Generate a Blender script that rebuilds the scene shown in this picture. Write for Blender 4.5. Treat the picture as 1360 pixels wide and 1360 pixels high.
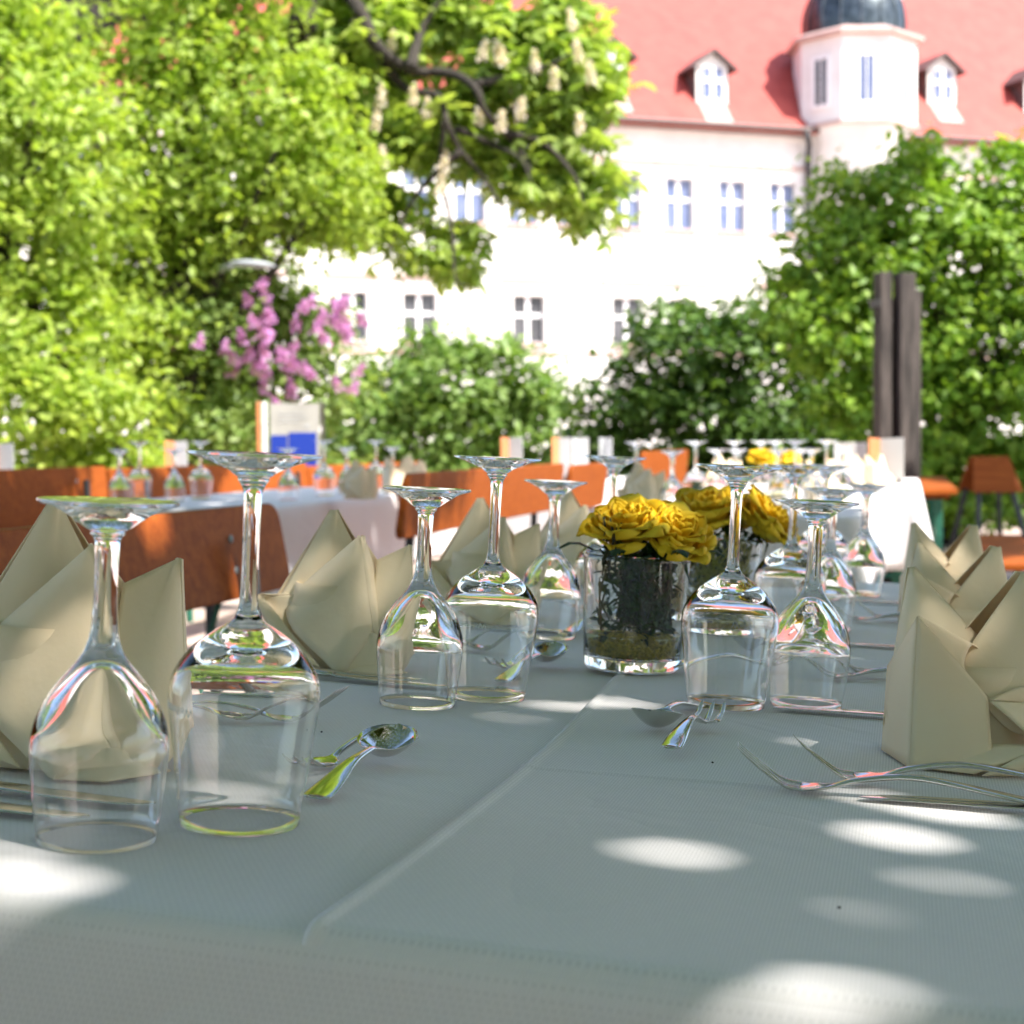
import bpy, math, random
import numpy as np
from mathutils import Vector, Matrix, noise

for o in list(bpy.data.objects): bpy.data.objects.remove(o)
scene = bpy.context.scene
COL = scene.collection
R = math.radians
rng = np.random.default_rng(7)
random.seed(7)

# ------------------------------------------------------------------ camera, sky, sun, exposure
FPX = 2100.0                       # focal length in pixels of the 1360 px photograph
EYE = Vector((0, 0, 0.98))
PITCH, ROLL = math.atan(90/2100), R(0.5)
f_ = Vector((0, math.cos(PITCH), -math.sin(PITCH)))
r0 = Vector((1, 0, 0)); u0 = Vector((0, math.sin(PITCH), math.cos(PITCH)))
r_ = r0*math.cos(ROLL) - u0*math.sin(ROLL)
u_ = u0*math.cos(ROLL) + r0*math.sin(ROLL)
cam = bpy.data.cameras.new('camera'); camo = bpy.data.objects.new('camera', cam); COL.objects.link(camo)
cam.sensor_width = 36; cam.lens = 36*FPX/1360
cam.clip_start = 0.02; cam.clip_end = 1500
cam.dof.use_dof = True; cam.dof.focus_distance = 1.12; cam.dof.aperture_fstop = 11.0; cam.dof.aperture_blades = 0
mw = Matrix((r_, u_, -f_)).transposed().to_4x4(); mw.translation = EYE
camo.matrix_world = mw
scene.camera = camo

SUN_AZ, SUN_EL = R(55), R(51)      # azimuth measured from straight behind the camera towards the right
S = Vector((math.sin(SUN_AZ)*math.cos(SUN_EL), -math.cos(SUN_AZ)*math.cos(SUN_EL), math.sin(SUN_EL)))
world = bpy.data.worlds.new('World'); scene.world = world; world.use_nodes = True
nt = world.node_tree; nt.nodes.clear()
sky = nt.nodes.new('ShaderNodeTexSky'); sky.sky_type = 'NISHITA'; sky.sun_disc = False
sky.sun_elevation = SUN_EL; sky.sun_rotation = math.atan2(S.x, S.y)
sky.air_density = 1.0; sky.dust_density = 1.5; sky.ozone_density = 1.0
bg = nt.nodes.new('ShaderNodeBackground'); bg.inputs[1].default_value = 0.15
wo = nt.nodes.new('ShaderNodeOutputWorld')
nt.links.new(sky.outputs[0], bg.inputs[0]); nt.links.new(bg.outputs[0], wo.inputs[0])
sl = bpy.data.lights.new('sun', 'SUN'); sl.energy = 4.6; sl.angle = R(0.53); sl.color = (1.0, 0.95, 0.87)
slo = bpy.data.objects.new('sun', sl); COL.objects.link(slo)
slo.rotation_mode = 'QUATERNION'; slo.rotation_quaternion = S.to_track_quat('Z', 'Y')
scene.view_settings.view_transform = 'Standard'; scene.view_settings.look = 'None'
scene.view_settings.gamma = 1; scene.view_settings.exposure = 1.42
cy = scene.cycles
cy.max_bounces = 22; cy.transmission_bounces = 20; cy.glossy_bounces = 6; cy.diffuse_bounces = 4
cy.transparent_max_bounces = 8; cy.caustics_refractive = True; cy.caustics_reflective = True
cy.sample_clamp_indirect = 6; cy.blur_glossy = 0.3; cy.use_denoising = True
cy.use_adaptive_sampling = True; cy.adaptive_threshold = 0.015

# ------------------------------------------------------------------ helpers
def ray(px, py):
    return f_ + r_*((px-680)/FPX) - u_*((py-680)/FPX)
def at(px, py, Y):                  # real point at depth Y seen at that place of the photo
    d = ray(px, py); return EYE + d*(Y/d.y)

def mat(name, base=(.8, .8, .8), rough=.5, metal=0, spec=.5, trans=0, ior=1.5, build=None):
    m = bpy.data.materials.new(name); m.use_nodes = True
    b = m.node_tree.nodes['Principled BSDF']
    b.inputs['Base Color'].default_value = (*base, 1); b.inputs['Roughness'].default_value = rough
    b.inputs['Metallic'].default_value = metal; b.inputs['Specular IOR Level'].default_value = spec
    b.inputs['Transmission Weight'].default_value = trans; b.inputs['IOR'].default_value = ior
    if build: build(m.node_tree, b)
    return m
def N(t, kind, **kw):
    n = t.nodes.new(kind)
    for k, v in kw.items():
        if k in n.inputs: n.inputs[k].default_value = v
        else: setattr(n, k, v)
    return n
def noise_color(c1, c2, scale, detail=4, bump=0, bscale=None, stretch=None, coords='Object', lo=.35, hi=.65, bdist=.01):
    def fn(t, b):
        tc = N(t, 'ShaderNodeTexCoord'); mp = N(t, 'ShaderNodeMapping')
        if stretch: mp.inputs['Scale'].default_value = stretch
        t.links.new(tc.outputs[coords], mp.inputs[0])
        n = N(t, 'ShaderNodeTexNoise', Scale=scale, Detail=detail, Roughness=.6); t.links.new(mp.outputs[0], n.inputs['Vector'])
        r = N(t, 'ShaderNodeValToRGB'); r.color_ramp.elements[0].position = lo; r.color_ramp.elements[1].position = hi
        r.color_ramp.elements[0].color = (*c1, 1); r.color_ramp.elements[1].color = (*c2, 1)
        t.links.new(n.outputs[0], r.inputs[0]); t.links.new(r.outputs[0], b.inputs['Base Color'])
        if bump:
            n2 = N(t, 'ShaderNodeTexNoise', Scale=bscale or scale*3, Detail=5); t.links.new(mp.outputs[0], n2.inputs['Vector'])
            bp = N(t, 'ShaderNodeBump', Strength=bump, Distance=bdist); t.links.new(n2.outputs[0], bp.inputs['Height'])
            t.links.new(bp.outputs[0], b.inputs['Normal'])
    return fn
def cloth_build(c1, c2, weave=400, strength=.2, trans=.0):
    def fn(t, b):
        tc = N(t, 'ShaderNodeTexCoord')
        n = N(t, 'ShaderNodeTexNoise', Scale=3.0, Detail=5); t.links.new(tc.outputs['Object'], n.inputs['Vector'])
        r = N(t, 'ShaderNodeValToRGB'); r.color_ramp.elements[0].color = (*c1, 1); r.color_ramp.elements[1].color = (*c2, 1)
        r.color_ramp.elements[0].position = .3; r.color_ramp.elements[1].position = .7
        t.links.new(n.outputs[0], r.inputs[0])
        mp = N(t, 'ShaderNodeMapping'); mp.inputs['Rotation'].default_value = (0, 0, R(90)); sx = N(t, 'ShaderNodeSeparateXYZ'); sb = N(t, 'ShaderNodeMath', operation='SUBTRACT'); cb_ = N(t, 'ShaderNodeCombineXYZ')
        t.links.new(tc.outputs['Object'], sx.inputs[0]); t.links.new(sx.outputs[1], sb.inputs[0]); t.links.new(sx.outputs[2], sb.inputs[1]); sm_ = N(t, 'ShaderNodeMath', operation='MULTIPLY_ADD'); sm_.inputs[1].default_value = -.3; t.links.new(sx.outputs[2], sm_.inputs[0]); t.links.new(sx.outputs[0], sm_.inputs[2]); t.links.new(sm_.outputs[0], cb_.inputs[0]); t.links.new(sb.outputs[0], cb_.inputs[1]); t.links.new(cb_.outputs[0], mp.inputs[0])
        br = N(t, 'ShaderNodeTexBrick'); br.offset = .5
        br.inputs['Color1'].default_value = (1, 1, 1, 1); br.inputs['Color2'].default_value = (.8, .8, .8, 1); br.inputs['Mortar'].default_value = (0, 0, 0, 1)
        br.inputs['Scale'].default_value = weave; br.inputs['Mortar Size'].default_value = .18
        br.inputs['Brick Width'].default_value = 2.6; br.inputs['Row Height'].default_value = .8
        t.links.new(mp.outputs[0], br.inputs['Vector'])
        mx = N(t, 'ShaderNodeMix', data_type='RGBA', blend_type='MULTIPLY'); mx.inputs[0].default_value = .15
        t.links.new(r.outputs[0], mx.inputs[6]); t.links.new(br.outputs[0], mx.inputs[7]); t.links.new(mx.outputs[2], b.inputs['Base Color'])
        n2 = N(t, 'ShaderNodeTexNoise', Scale=9.0, Detail=5, Distortion=.6); t.links.new(tc.outputs['Object'], n2.inputs['Vector'])
        b1 = N(t, 'ShaderNodeBump', Strength=.35, Distance=.006); t.links.new(n2.outputs[0], b1.inputs['Height'])
        n4 = N(t, 'ShaderNodeTexNoise', Scale=2.6, Detail=3, Distortion=1.6); t.links.new(tc.outputs['Object'], n4.inputs['Vector'])
        rg = N(t, 'ShaderNodeMath', operation='SUBTRACT'); rg.inputs[1].default_value = .5; t.links.new(n4.outputs[0], rg.inputs[0])
        ab_ = N(t, 'ShaderNodeMath', operation='ABSOLUTE'); t.links.new(rg.outputs[0], ab_.inputs[0])
        mn = N(t, 'ShaderNodeMath', operation='MINIMUM'); mn.inputs[1].default_value = .06; t.links.new(ab_.outputs[0], mn.inputs[0])
        b0 = N(t, 'ShaderNodeBump', Strength=.45, Distance=.03); t.links.new(mn.outputs[0], b0.inputs['Height']); t.links.new(b0.outputs[0], b1.inputs['Normal'])
        b2 = N(t, 'ShaderNodeBump', Strength=strength, Distance=.0006); t.links.new(br.outputs[0], b2.inputs['Height']); t.links.new(b1.outputs[0], b2.inputs['Normal'])
        t.links.new(b2.outputs[0], b.inputs['Normal'])
    return fn
def leaf_mat(name, c1, c2, trans=.38):
    m = bpy.data.materials.new(name); m.use_nodes = True; t = m.node_tree
    b = t.nodes['Principled BSDF']; out = t.nodes['Material Output']
    at_ = N(t, 'ShaderNodeAttribute'); at_.attribute_name = 'leafvar'
    mx = N(t, 'ShaderNodeMix', data_type='RGBA'); mx.inputs[6].default_value = (*c1, 1); mx.inputs[7].default_value = (*c2, 1)
    t.links.new(at_.outputs['Fac'], mx.inputs[0]); t.links.new(mx.outputs[2], b.inputs['Base Color'])
    b.inputs['Roughness'].default_value = .45; b.inputs['Specular IOR Level'].default_value = .35
    tr = N(t, 'ShaderNodeBsdfTranslucent'); 
    mg = N(t, 'ShaderNodeMix', data_type='RGBA', blend_type='MULTIPLY'); mg.inputs[0].default_value = 1; mg.inputs[7].default_value = (1.35, 1.35, .6, 1)
    t.links.new(mx.outputs[2], mg.inputs[6]); t.links.new(mg.outputs[2], tr.inputs['Color'])
    ms = N(t, 'ShaderNodeMixShader'); ms.inputs[0].default_value = trans
    t.links.new(b.outputs[0], ms.inputs[1]); t.links.new(tr.outputs[0], ms.inputs[2]); t.links.new(ms.outputs[0], out.inputs[0])
    return m
def wood_build(c1, c2, c3=None):
    def fn(t, b):
        tc = N(t, 'ShaderNodeTexCoord'); mp = N(t, 'ShaderNodeMapping'); mp.inputs['Scale'].default_value = (1.2, 14, 14)
        t.links.new(tc.outputs['Object'], mp.inputs[0])
        n = N(t, 'ShaderNodeTexNoise', Scale=3.0, Detail=6, Roughness=.65, Distortion=.6); t.links.new(mp.outputs[0], n.inputs['Vector'])
        r = N(t, 'ShaderNodeValToRGB'); r.color_ramp.elements[0].color = (*c1, 1); r.color_ramp.elements[1].color = (*c2, 1)
        r.color_ramp.elements[0].position = .3; r.color_ramp.elements[1].position = .7
        t.links.new(n.outputs[0], r.inputs[0])
        n3 = N(t, 'ShaderNodeTexNoise', Scale=9.0, Detail=3); t.links.new(tc.outputs['Object'], n3.inputs['Vector'])
        r3 = N(t, 'ShaderNodeValToRGB'); r3.color_ramp.elements[0].position = .28; r3.color_ramp.elements[1].position = .36
        r3.color_ramp.elements[0].color = (.55, .5, .5, 1); r3.color_ramp.elements[1].color = (1, 1, 1, 1)
        t.links.new(n3.outputs[0], r3.inputs[0])
        mx = N(t, 'ShaderNodeMix', data_type='RGBA', blend_type='MULTIPLY'); mx.inputs[0].default_value = .6
        t.links.new(r.outputs[0], mx.inputs[6]); t.links.new(r3.outputs[0], mx.inputs[7]); t.links.new(mx.outputs[2], b.inputs['Base Color'])
        bp = N(t, 'ShaderNodeBump', Strength=.2, Distance=.002); t.links.new(n.outputs[0], bp.inputs['Height']); t.links.new(bp.outputs[0], b.inputs['Normal'])
    return fn

M = {}
M['cloth'] = mat('white_cloth', (.8, .8, .8), .85, spec=.15, build=cloth_build((.85, .82, .83), (.91, .88, .885)))
M['napkin'] = mat('cream_napkin', (.78, .70, .52), .8, spec=.15, build=noise_color((.99, .80, .56), (.99, .86, .64), 8, bump=.5, bscale=38, bdist=.0025))
def add_translucent(m, col, fac):
    t = m.node_tree; b = t.nodes['Principled BSDF']; out = t.nodes['Material Output']
    tr = N(t, 'ShaderNodeBsdfTranslucent'); tr.inputs[0].default_value = (*col, 1); ms = N(t, 'ShaderNodeMixShader'); ms.inputs[0].default_value = fac
    t.links.new(b.outputs[0], ms.inputs[1]); t.links.new(tr.outputs[0], ms.inputs[2]); t.links.new(ms.outputs[0], out.inputs[0])
add_translucent(M['napkin'], (1.0, .76, .45), .14)
M['glass'] = mat('clear_glass', (1, 1, 1), 0.0, trans=1, ior=1.5)
M['etch'] = mat('etched_white', (.75, .75, .72), .7)
M['steel'] = mat('polished_steel', (.62, .61, .58), .09, metal=1)
M['water'] = mat('tinted_water', (.90, .88, .48), 0.0, trans=1, ior=1.33)
M['gravel'] = mat('gold_gravel', (.38, .33, .05), .5, build=noise_color((.34, .27, .02), (.85, .68, .10), 160))
M['rose'] = mat('rose_petal', (.8, .5, .02), .55, spec=.25, build=noise_color((.90, .56, .010), (.94, .72, .05), 22))
M['darkstem'] = mat('dark_stem', (.035, .05, .02), .7, build=noise_color((.02, .03, .012), (.07, .07, .03), 90))
M['sisal'] = mat('sisal_thread', (.36, .36, .05), .6)
M['leafdark'] = leaf_mat('rose_leaf', (.02, .055, .015), (.05, .10, .02), .2)
M['bench'] = mat('orange_wood', (.4, .14, .05), .55, spec=.12, build=wood_build((.22, .046, .008), (.40, .105, .018)))
M['green'] = mat('green_steel', (.02, .16, .10), .5, build=noise_color((.015, .12, .08), (.03, .2, .13), 30))
M['black'] = mat('dark_steel', (.03, .03, .032), .5)
M['oldwood'] = mat('weathered_wood', (.10, .08, .07), .85, build=noise_color((.022, .018, .016), (.095, .078, .07), 6, stretch=(6, 6, .5), bump=.5, bdist=.01))
M['ground'] = mat('gravel_ground', (.4, .35, .3), .95, build=noise_color((.42, .31, .26), (.58, .45, .39), 9, bump=.8, bscale=60, bdist=.02))
M['paving'] = mat('asphalt_path', (.12, .11, .12), .9, build=noise_color((.09, .085, .09), (.16, .15, .16), 30, bump=.4, bscale=150))
M['wall'] = mat('white_plaster', (.8, .78, .75), .9, spec=.2, build=noise_color((.66, .63, .60), (.76, .74, .71), .8, bump=.15, bscale=12))
M['trim'] = mat('rose_trim', (.62, .50, .45), .8, build=noise_color((.42, .28, .25), (.50, .35, .31), 3))
def roof_fn(t, b):
    noise_color((.31, .040, .029), (.37, .058, .042), 1.6, detail=6)(t, b)
    tc = N(t, 'ShaderNodeTexCoord')
    w = N(t, 'ShaderNodeTexWave', Scale=1.6, Distortion=.6, Detail=2); w.bands_direction = 'Z'; t.links.new(tc.outputs['Object'], w.inputs['Vector'])
    bp = N(t, 'ShaderNodeBump', Strength=.2, Distance=.03); t.links.new(w.outputs[0], bp.inputs['Height']); t.links.new(bp.outputs[0], b.inputs['Normal'])
M['roof'] = mat('red_tiles', (.5, .13, .08), .65, build=roof_fn)
M['slate'] = mat('dark_sheet_metal', (.06, .07, .08), .3, metal=.7, build=noise_color((.035, .045, .05), (.10, .12, .13), 4))
M['lead'] = mat('brown_sheet_metal', (.09, .065, .06), .55)
M['pane_dark'] = mat('window_pane', (.10, .10, .12), .12, spec=.4, ior=1.45, build=noise_color((.035, .035, .04), (.11, .11, .12), .7))
M['pane_sky'] = mat('window_pane_sky_tint', (.22, .27, .42), .12, spec=.4, ior=1.45, build=noise_color((.10, .13, .24), (.17, .20, .31), .8))  # pale blue base stands in for sky reflected in the panes
M['white'] = mat('white_paint', (.8, .8, .8), .5, build=noise_color((.74, .74, .74), (.82, .82, .82), 5))
M['menu_orange'] = mat('menu_cover', (.62, .22, .09), .6)
M['lampgrey'] = mat('lamp_grey', (.30, .32, .34), .5)
M['board'] = mat('board_face_shade', (.36, .35, .31), .7, build=noise_color((.32, .31, .28), (.40, .39, .35), 6))  # grey base paints in the shade on the white notice panel
M['paper'] = mat('white_paper', (.62, .61, .60), .8)
M['blue'] = mat('blue_print', (.008, .035, .30), .5)
M['greyprint'] = mat('grey_print', (.4, .41, .42), .6)
M['bark'] = mat('dark_bark', (.06, .045, .035), .9, build=noise_color((.022, .018, .014), (.06, .048, .038), 12, bump=.8, bscale=30, stretch=(3, 3, .6), bdist=.03))
M['leafA'] = leaf_mat('leaf_pale', (.24, .36, .05), (.42, .52, .11), .5)
M['leafB'] = leaf_mat('leaf_chestnut', (.20, .32, .06), (.44, .54, .13), .5)
M['leafC'] = leaf_mat('leaf_lilac', (.16, .26, .06), (.30, .40, .13), .42)
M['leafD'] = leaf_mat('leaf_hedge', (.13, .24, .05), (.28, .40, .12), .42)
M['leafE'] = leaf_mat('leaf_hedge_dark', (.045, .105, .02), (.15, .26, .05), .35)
M['leafF'] = leaf_mat('leaf_maple', (.13, .26, .03), (.33, .48, .07), .42)
M['canopy'] = leaf_mat('leaf_overhead', (.07, .13, .02), (.15, .23, .04), .45)
M['candle'] = leaf_mat('blossom_white', (.74, .62, .56), (.85, .82, .76), .3)
M['lilac'] = leaf_mat('blossom_lilac', (.42, .16, .48), (.72, .40, .76), .35)

add_translucent(M['rose'], (1.0, .72, .03), .2)
def link(name, me, m, parent=None, smooth=True):
    o = bpy.data.objects.new(name, me); COL.objects.link(o)
    if m is not None and len(me.materials) == 0: me.materials.append(m)
    if parent is not None: o.parent = parent
    if smooth and len(me.polygons): me.polygons.foreach_set('use_smooth', [True]*len(me.polygons))
    return o
def tag(o, label=None, cat=None, group=None, kind=None):
    if label: o['label'] = label
    if cat: o['category'] = cat
    if group: o['group'] = group
    if kind: o['kind'] = kind
    return o
def empty(name, label=None, cat=None, group=None, mw=None):
    o = bpy.data.objects.new(name, None); o.empty_display_size = .05; COL.objects.link(o)
    if mw is not None: o.matrix_world = mw
    return tag(o, label, cat, group)
def copy_tree(o, parent=None):
    c = o.copy(); COL.objects.link(c); c.parent = parent
    for ch in [x for x in bpy.data.objects if x.parent is o]: copy_tree(ch, c)
    return c

class MB:
    def __init__(s): s.v = []; s.f = []
    def add(s, vs, fs, mx=None):
        k = len(s.v)
        for p in vs:
            p = Vector(p); s.v.append(tuple(mx @ p if mx else p))
        s.f += [tuple(i+k for i in f) for f in fs]; return s
    def box(s, lo, hi, mx=None):
        (a, b, c), (d, e, f) = lo, hi
        vs = [(a,b,c),(d,b,c),(d,e,c),(a,e,c),(a,b,f),(d,b,f),(d,e,f),(a,e,f)]
        return s.add(vs, [(0,3,2,1),(4,5,6,7),(0,1,5,4),(1,2,6,5),(2,3,7,6),(3,0,4,7)], mx)
    def tube(s, pts, rad, seg=8, caps=True):
        pts = [Vector(p) for p in pts]; n = len(pts)
        rr = rad if hasattr(rad, '__len__') else [rad]*n
        k0 = len(s.v); up = None
        for i, p in enumerate(pts):
            d = (pts[min(i+1, n-1)] - pts[max(i-1, 0)]).normalized()
            if up is None: up = Vector((0,0,1)) if abs(d.z) < .9 else Vector((1,0,0))
            a = d.cross(up).normalized(); b = d.cross(a).normalized(); up = -b if False else up
            for j in range(seg):
                t = 2*math.pi*j/seg
                s.v.append(tuple(p + (a*math.cos(t) + b*math.sin(t))*rr[i]))
        for i in range(n-1):
            for j in range(seg):
                j2 = (j+1) % seg
                s.f.append((k0+i*seg+j, k0+i*seg+j2, k0+(i+1)*seg+j2, k0+(i+1)*seg+j))
        if caps:
            s.f.append(tuple(k0+j for j in range(seg))[::-1]); s.f.append(tuple(k0+(n-1)*seg+j for j in range(seg)))
        return s
    def lathe(s, prof, seg=48, mx=None, c=(0,0,0)):
        k0 = len(s.v); rings = []
        for r, z in prof:
            if r < 1e-6:
                s.v.append((c[0], c[1], c[2]+z)); rings.append([len(s.v)-1])
            else:
                ring = []
                for j in range(seg):
                    t = 2*math.pi*j/seg; s.v.append((c[0]+r*math.cos(t), c[1]+r*math.sin(t), c[2]+z)); ring.append(len(s.v)-1)
                rings.append(ring)
        for a, b in zip(rings, rings[1:]):
            for j in range(seg):
                j2 = (j+1) % seg
                if len(a) == 1 and len(b) == 1: continue
                if len(a) == 1: s.f.append((a[0], b[j2], b[j]))
                elif len(b) == 1: s.f.append((a[j], a[j2], b[0]))
                else: s.f.append((a[j], a[j2], b[j2], b[j]))
        if mx:
            for i in range(k0, len(s.v)): s.v[i] = tuple(mx @ Vector(s.v[i]))
        return s
    def grid(s, P):                       # P: rows of points
        k0 = len(s.v); n = len(P); m = len(P[0])
        for row in P:
            for p in row: s.v.append(tuple(p))
        for i in range(n-1):
            for j in range(m-1):
                a = k0+i*m+j; s.f.append((a, a+1, a+m+1, a+m))
        return s
    def prism(s, poly, y0, y1, mx=None):  # polygon in x,z extruded along y
        n = len(poly)
        vs = [(x, y0, z) for x, z in poly] + [(x, y1, z) for x, z in poly]
        fs = [tuple(range(n)), tuple(range(2*n-1, n-1, -1))] + [(i, n+i, n+(i+1) % n, (i+1) % n) for i in range(n)]
        return s.add(vs, fs, mx)
    def build(s, name, m, parent=None, smooth=False, bevel=0, solid=0):
        me = bpy.data.meshes.new(name); me.from_pydata(s.v, [], s.f); me.update()
        o = link(name, me, m, parent, smooth)
        if solid:
            md = o.modifiers.new('thick', 'SOLIDIFY'); md.thickness = solid; md.offset = 0
        if bevel:
            md = o.modifiers.new('bevel', 'BEVEL'); md.width = bevel; md.segments = 2; md.limit_method = 'ANGLE'
        return o
def spline(pts, n):                        # Catmull-Rom through points
    P = [np.array(p, float) for p in pts]; P = [2*P[0]-P[1]] + P + [2*P[-1]-P[-2]]
    out = []; segs = len(P)-3
    for k in range(n):
        t = k/(n-1)*segs; i = min(int(t), segs-1); u = t-i
        a, b, c, d = P[i:i+4]
        out.append(.5*((2*b)+(-a+c)*u+(2*a-5*b+4*c-d)*u*u+(-a+3*b-3*c+d)*u**3))
    return out

# ------------------------------------------------------------------ ground and path
def sheet(name, pts, m, kind='structure', z=0):
    mb = MB(); mb.add([(x, y, z) for x, y in pts], [tuple(range(len(pts)))])
    return tag(mb.build(name, m), kind=kind)
sheet('ground', [(-400, -300), (400, -300), (400, 600), (-400, 600)], M['ground'])
sheet('path', [(1.9, 4.0), (14, 3.0), (14, 11.2), (2.5, 11.2)], M['paving'], z=.004)

# ------------------------------------------------------------------ big building
BYAW = math.atan(.33)
BO = at(680, 590, 55.0); BO.z = 0
bx = Vector((math.cos(BYAW), math.sin(BYAW), 0)); bn = Vector((math.sin(BYAW), -math.cos(BYAW), 0))   # bn faces the camera
BM = Matrix((bx, -bn, Vector((0,0,1)))).transposed().to_4x4(); BM.translation = BO
def wallpt(px, py, dep=0):              # point on the plane dep metres behind the facade: (a, z)
    d = ray(px, py); p0 = BO - bn*dep
    t = (p0-EYE).dot(bn)/d.dot(bn); p = EYE + d*t
    return (p-BO).dot(bx), p.z
bld = empty('monastery_building', 'long white plastered building with red tiled roof, dormers and a round corner oriel', 'building', mw=BM)
EZ = 12.3
A0, A1 = -46, 34
wins = []
LZ0, LZ1 = wallpt(703, 455)[1], wallpt(703, 392)[1]
UZ0, UZ1 = wallpt(902, 304)[1], wallpt(902, 236)[1]
for px, hw in ((470, 17), (558, 21), (703, 21), (834, 21), (908, 20), (1040, 20), (1290, 20), (340, 20), (200, 20), (60, 20)):
    a = wallpt(px, 420)[0]; wins.append((a-hw/36., a+hw/36., LZ0, LZ1, 'd'))
for px in (130, 200, 270, 340, 410, 482, 556, 625, 695, 764, 833, 903, 973, 1040, 1240, 1310):
    a = wallpt(px, 270)[0]; wins.append((a-.54, a+.54, UZ0, UZ1, 'b'))
_al, _au = min(w_[0] for w_ in wins if w_[4] == 'd'), min(w_[0] for w_ in wins if w_[4] == 'b')
for k in range(1, 8): wins.append((_al-3.6*k, _al-3.6*k+1.16, LZ0, LZ1, 'd'))
for k in range(1, 13): wins.append((_au-1.9*k, _au-1.9*k+1.08, UZ0, UZ1, 'b'))
wins = [w_ for w_ in wins if w_[0] > A0+1]
def wall_with_openings(a0, a1, z0, z1, rects):
    xs = sorted({a0, a1, *[r[0] for r in rects], *[r[1] for r in rects]}); zs = sorted({z0, z1, *[r[2] for r in rects], *[r[3] for r in rects]})
    mb = MB()
    for i in range(len(xs)-1):
        for j in range(len(zs)-1):
            cx, cz = (xs[i]+xs[i+1])/2, (zs[j]+zs[j+1])/2
            if any(r[0] < cx < r[1] and r[2] < cz < r[3] for r in rects): continue
            mb.add([(xs[i],0,zs[j]),(xs[i+1],0,zs[j]),(xs[i+1],0,zs[j+1]),(xs[i],0,zs[j+1])], [(0,1,2,3)])
    for r in rects:
        a, b, c, d = r[:4]; D = .28
        mb.add([(a,0,c),(b,0,c),(b,0,d),(a,0,d),(a,D,c),(b,D,c),(b,D,d),(a,D,d)], [(0,4,5,1),(1,5,6,2),(2,6,7,3),(3,7,4,0)])
    mb.add([(a0,0,z0),(a0,14,z0),(a0,14,z1),(a0,0,z1)], [(0,3,2,1)]); mb.add([(a1,0,z0),(a1,14,z0),(a1,14,z1),(a1,0,z1)], [(0,1,2,3)])
    return mb
wall_with_openings(A0, A1, 0, EZ, wins).build('wall', M['wall'], bld)
def window(a, b, c, d, y, m, parent):
    p = MB().box((a, y, c), (b, y+.03, d)).build('window', m, parent)
    fr = MB(); w = .03
    for lo, hi in (((a, c), (a+w, d)), ((b-w, c), (b, d)), ((a+w, c), (b-w, c+w)), ((a+w, d-w), (b-w, d)),
                   (((a+b)/2-.08, c+w), ((a+b)/2+.08, d-w))):
        fr.box((lo[0], y-.05, lo[1]), (hi[0], y-.003, hi[1]))
    zc = c+(d-c)*.58
    fr.box((a+w, y-.045, zc-.075), ((a+b)/2-.08, y-.003, zc+.075)); fr.box(((a+b)/2+.08, y-.045, zc-.075), (b-w, y-.003, zc+.075))
    f = fr.build('frame', M['white'], p)
    return p
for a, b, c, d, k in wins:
    p = window(a, b, c, d, .22, M['pane_dark'] if k == 'd' else M['pane_sky'], bld)
    MB().box((a-.12, -.12, c-.11), (b+.12, -.002, c-.003)).build('sill', M['trim'], p)
tr = MB()
for a, b, c, d, k in wins:
    tr.box((a-.45, -.09, d+.46), (b+.45, -.002, d+.60))
zb = wallpt(800, 469)[1]
tr.box((A0, -.07, zb-.08), (A1, -.002, zb+.05))
tr.build('moulding', M['trim'], bld)
MB().box((A0, -.14, EZ-.34), (A1, -.004, EZ-.16)).build('cornice', M['wall'], bld, bevel=.05)
MB().tube([(A0, -.62, EZ+.0), (A1, -.62, EZ+.0)], .085).build('gutter', M['lead'], bld)
SL = math.tan(R(50))
rf = MB(); DR = 12.0
rf.add([(A0-.4,-.55,EZ-.02),(A1+.4,-.55,EZ-.02),(A1+.4,DR,EZ+SL*(DR+.5)),(A0-.4,DR,EZ+SL*(DR+.5)),
        (A0-.4,-.55,EZ-.15),(A1+.4,-.55,EZ-.15),(A1+.4,DR*2,EZ-.15),(A0-.4,DR*2,EZ-.15)],
       [(0,1,2,3),(0,4,5,1),(1,5,6,2),(2,6,7,3),(3,7,4,0)])
rf.build('roof', M['roof'], bld)
def roofz(y): return EZ-.02 + (y+.55)*(SL*(DR+.5)+.02)/(DR+.55)
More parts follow.
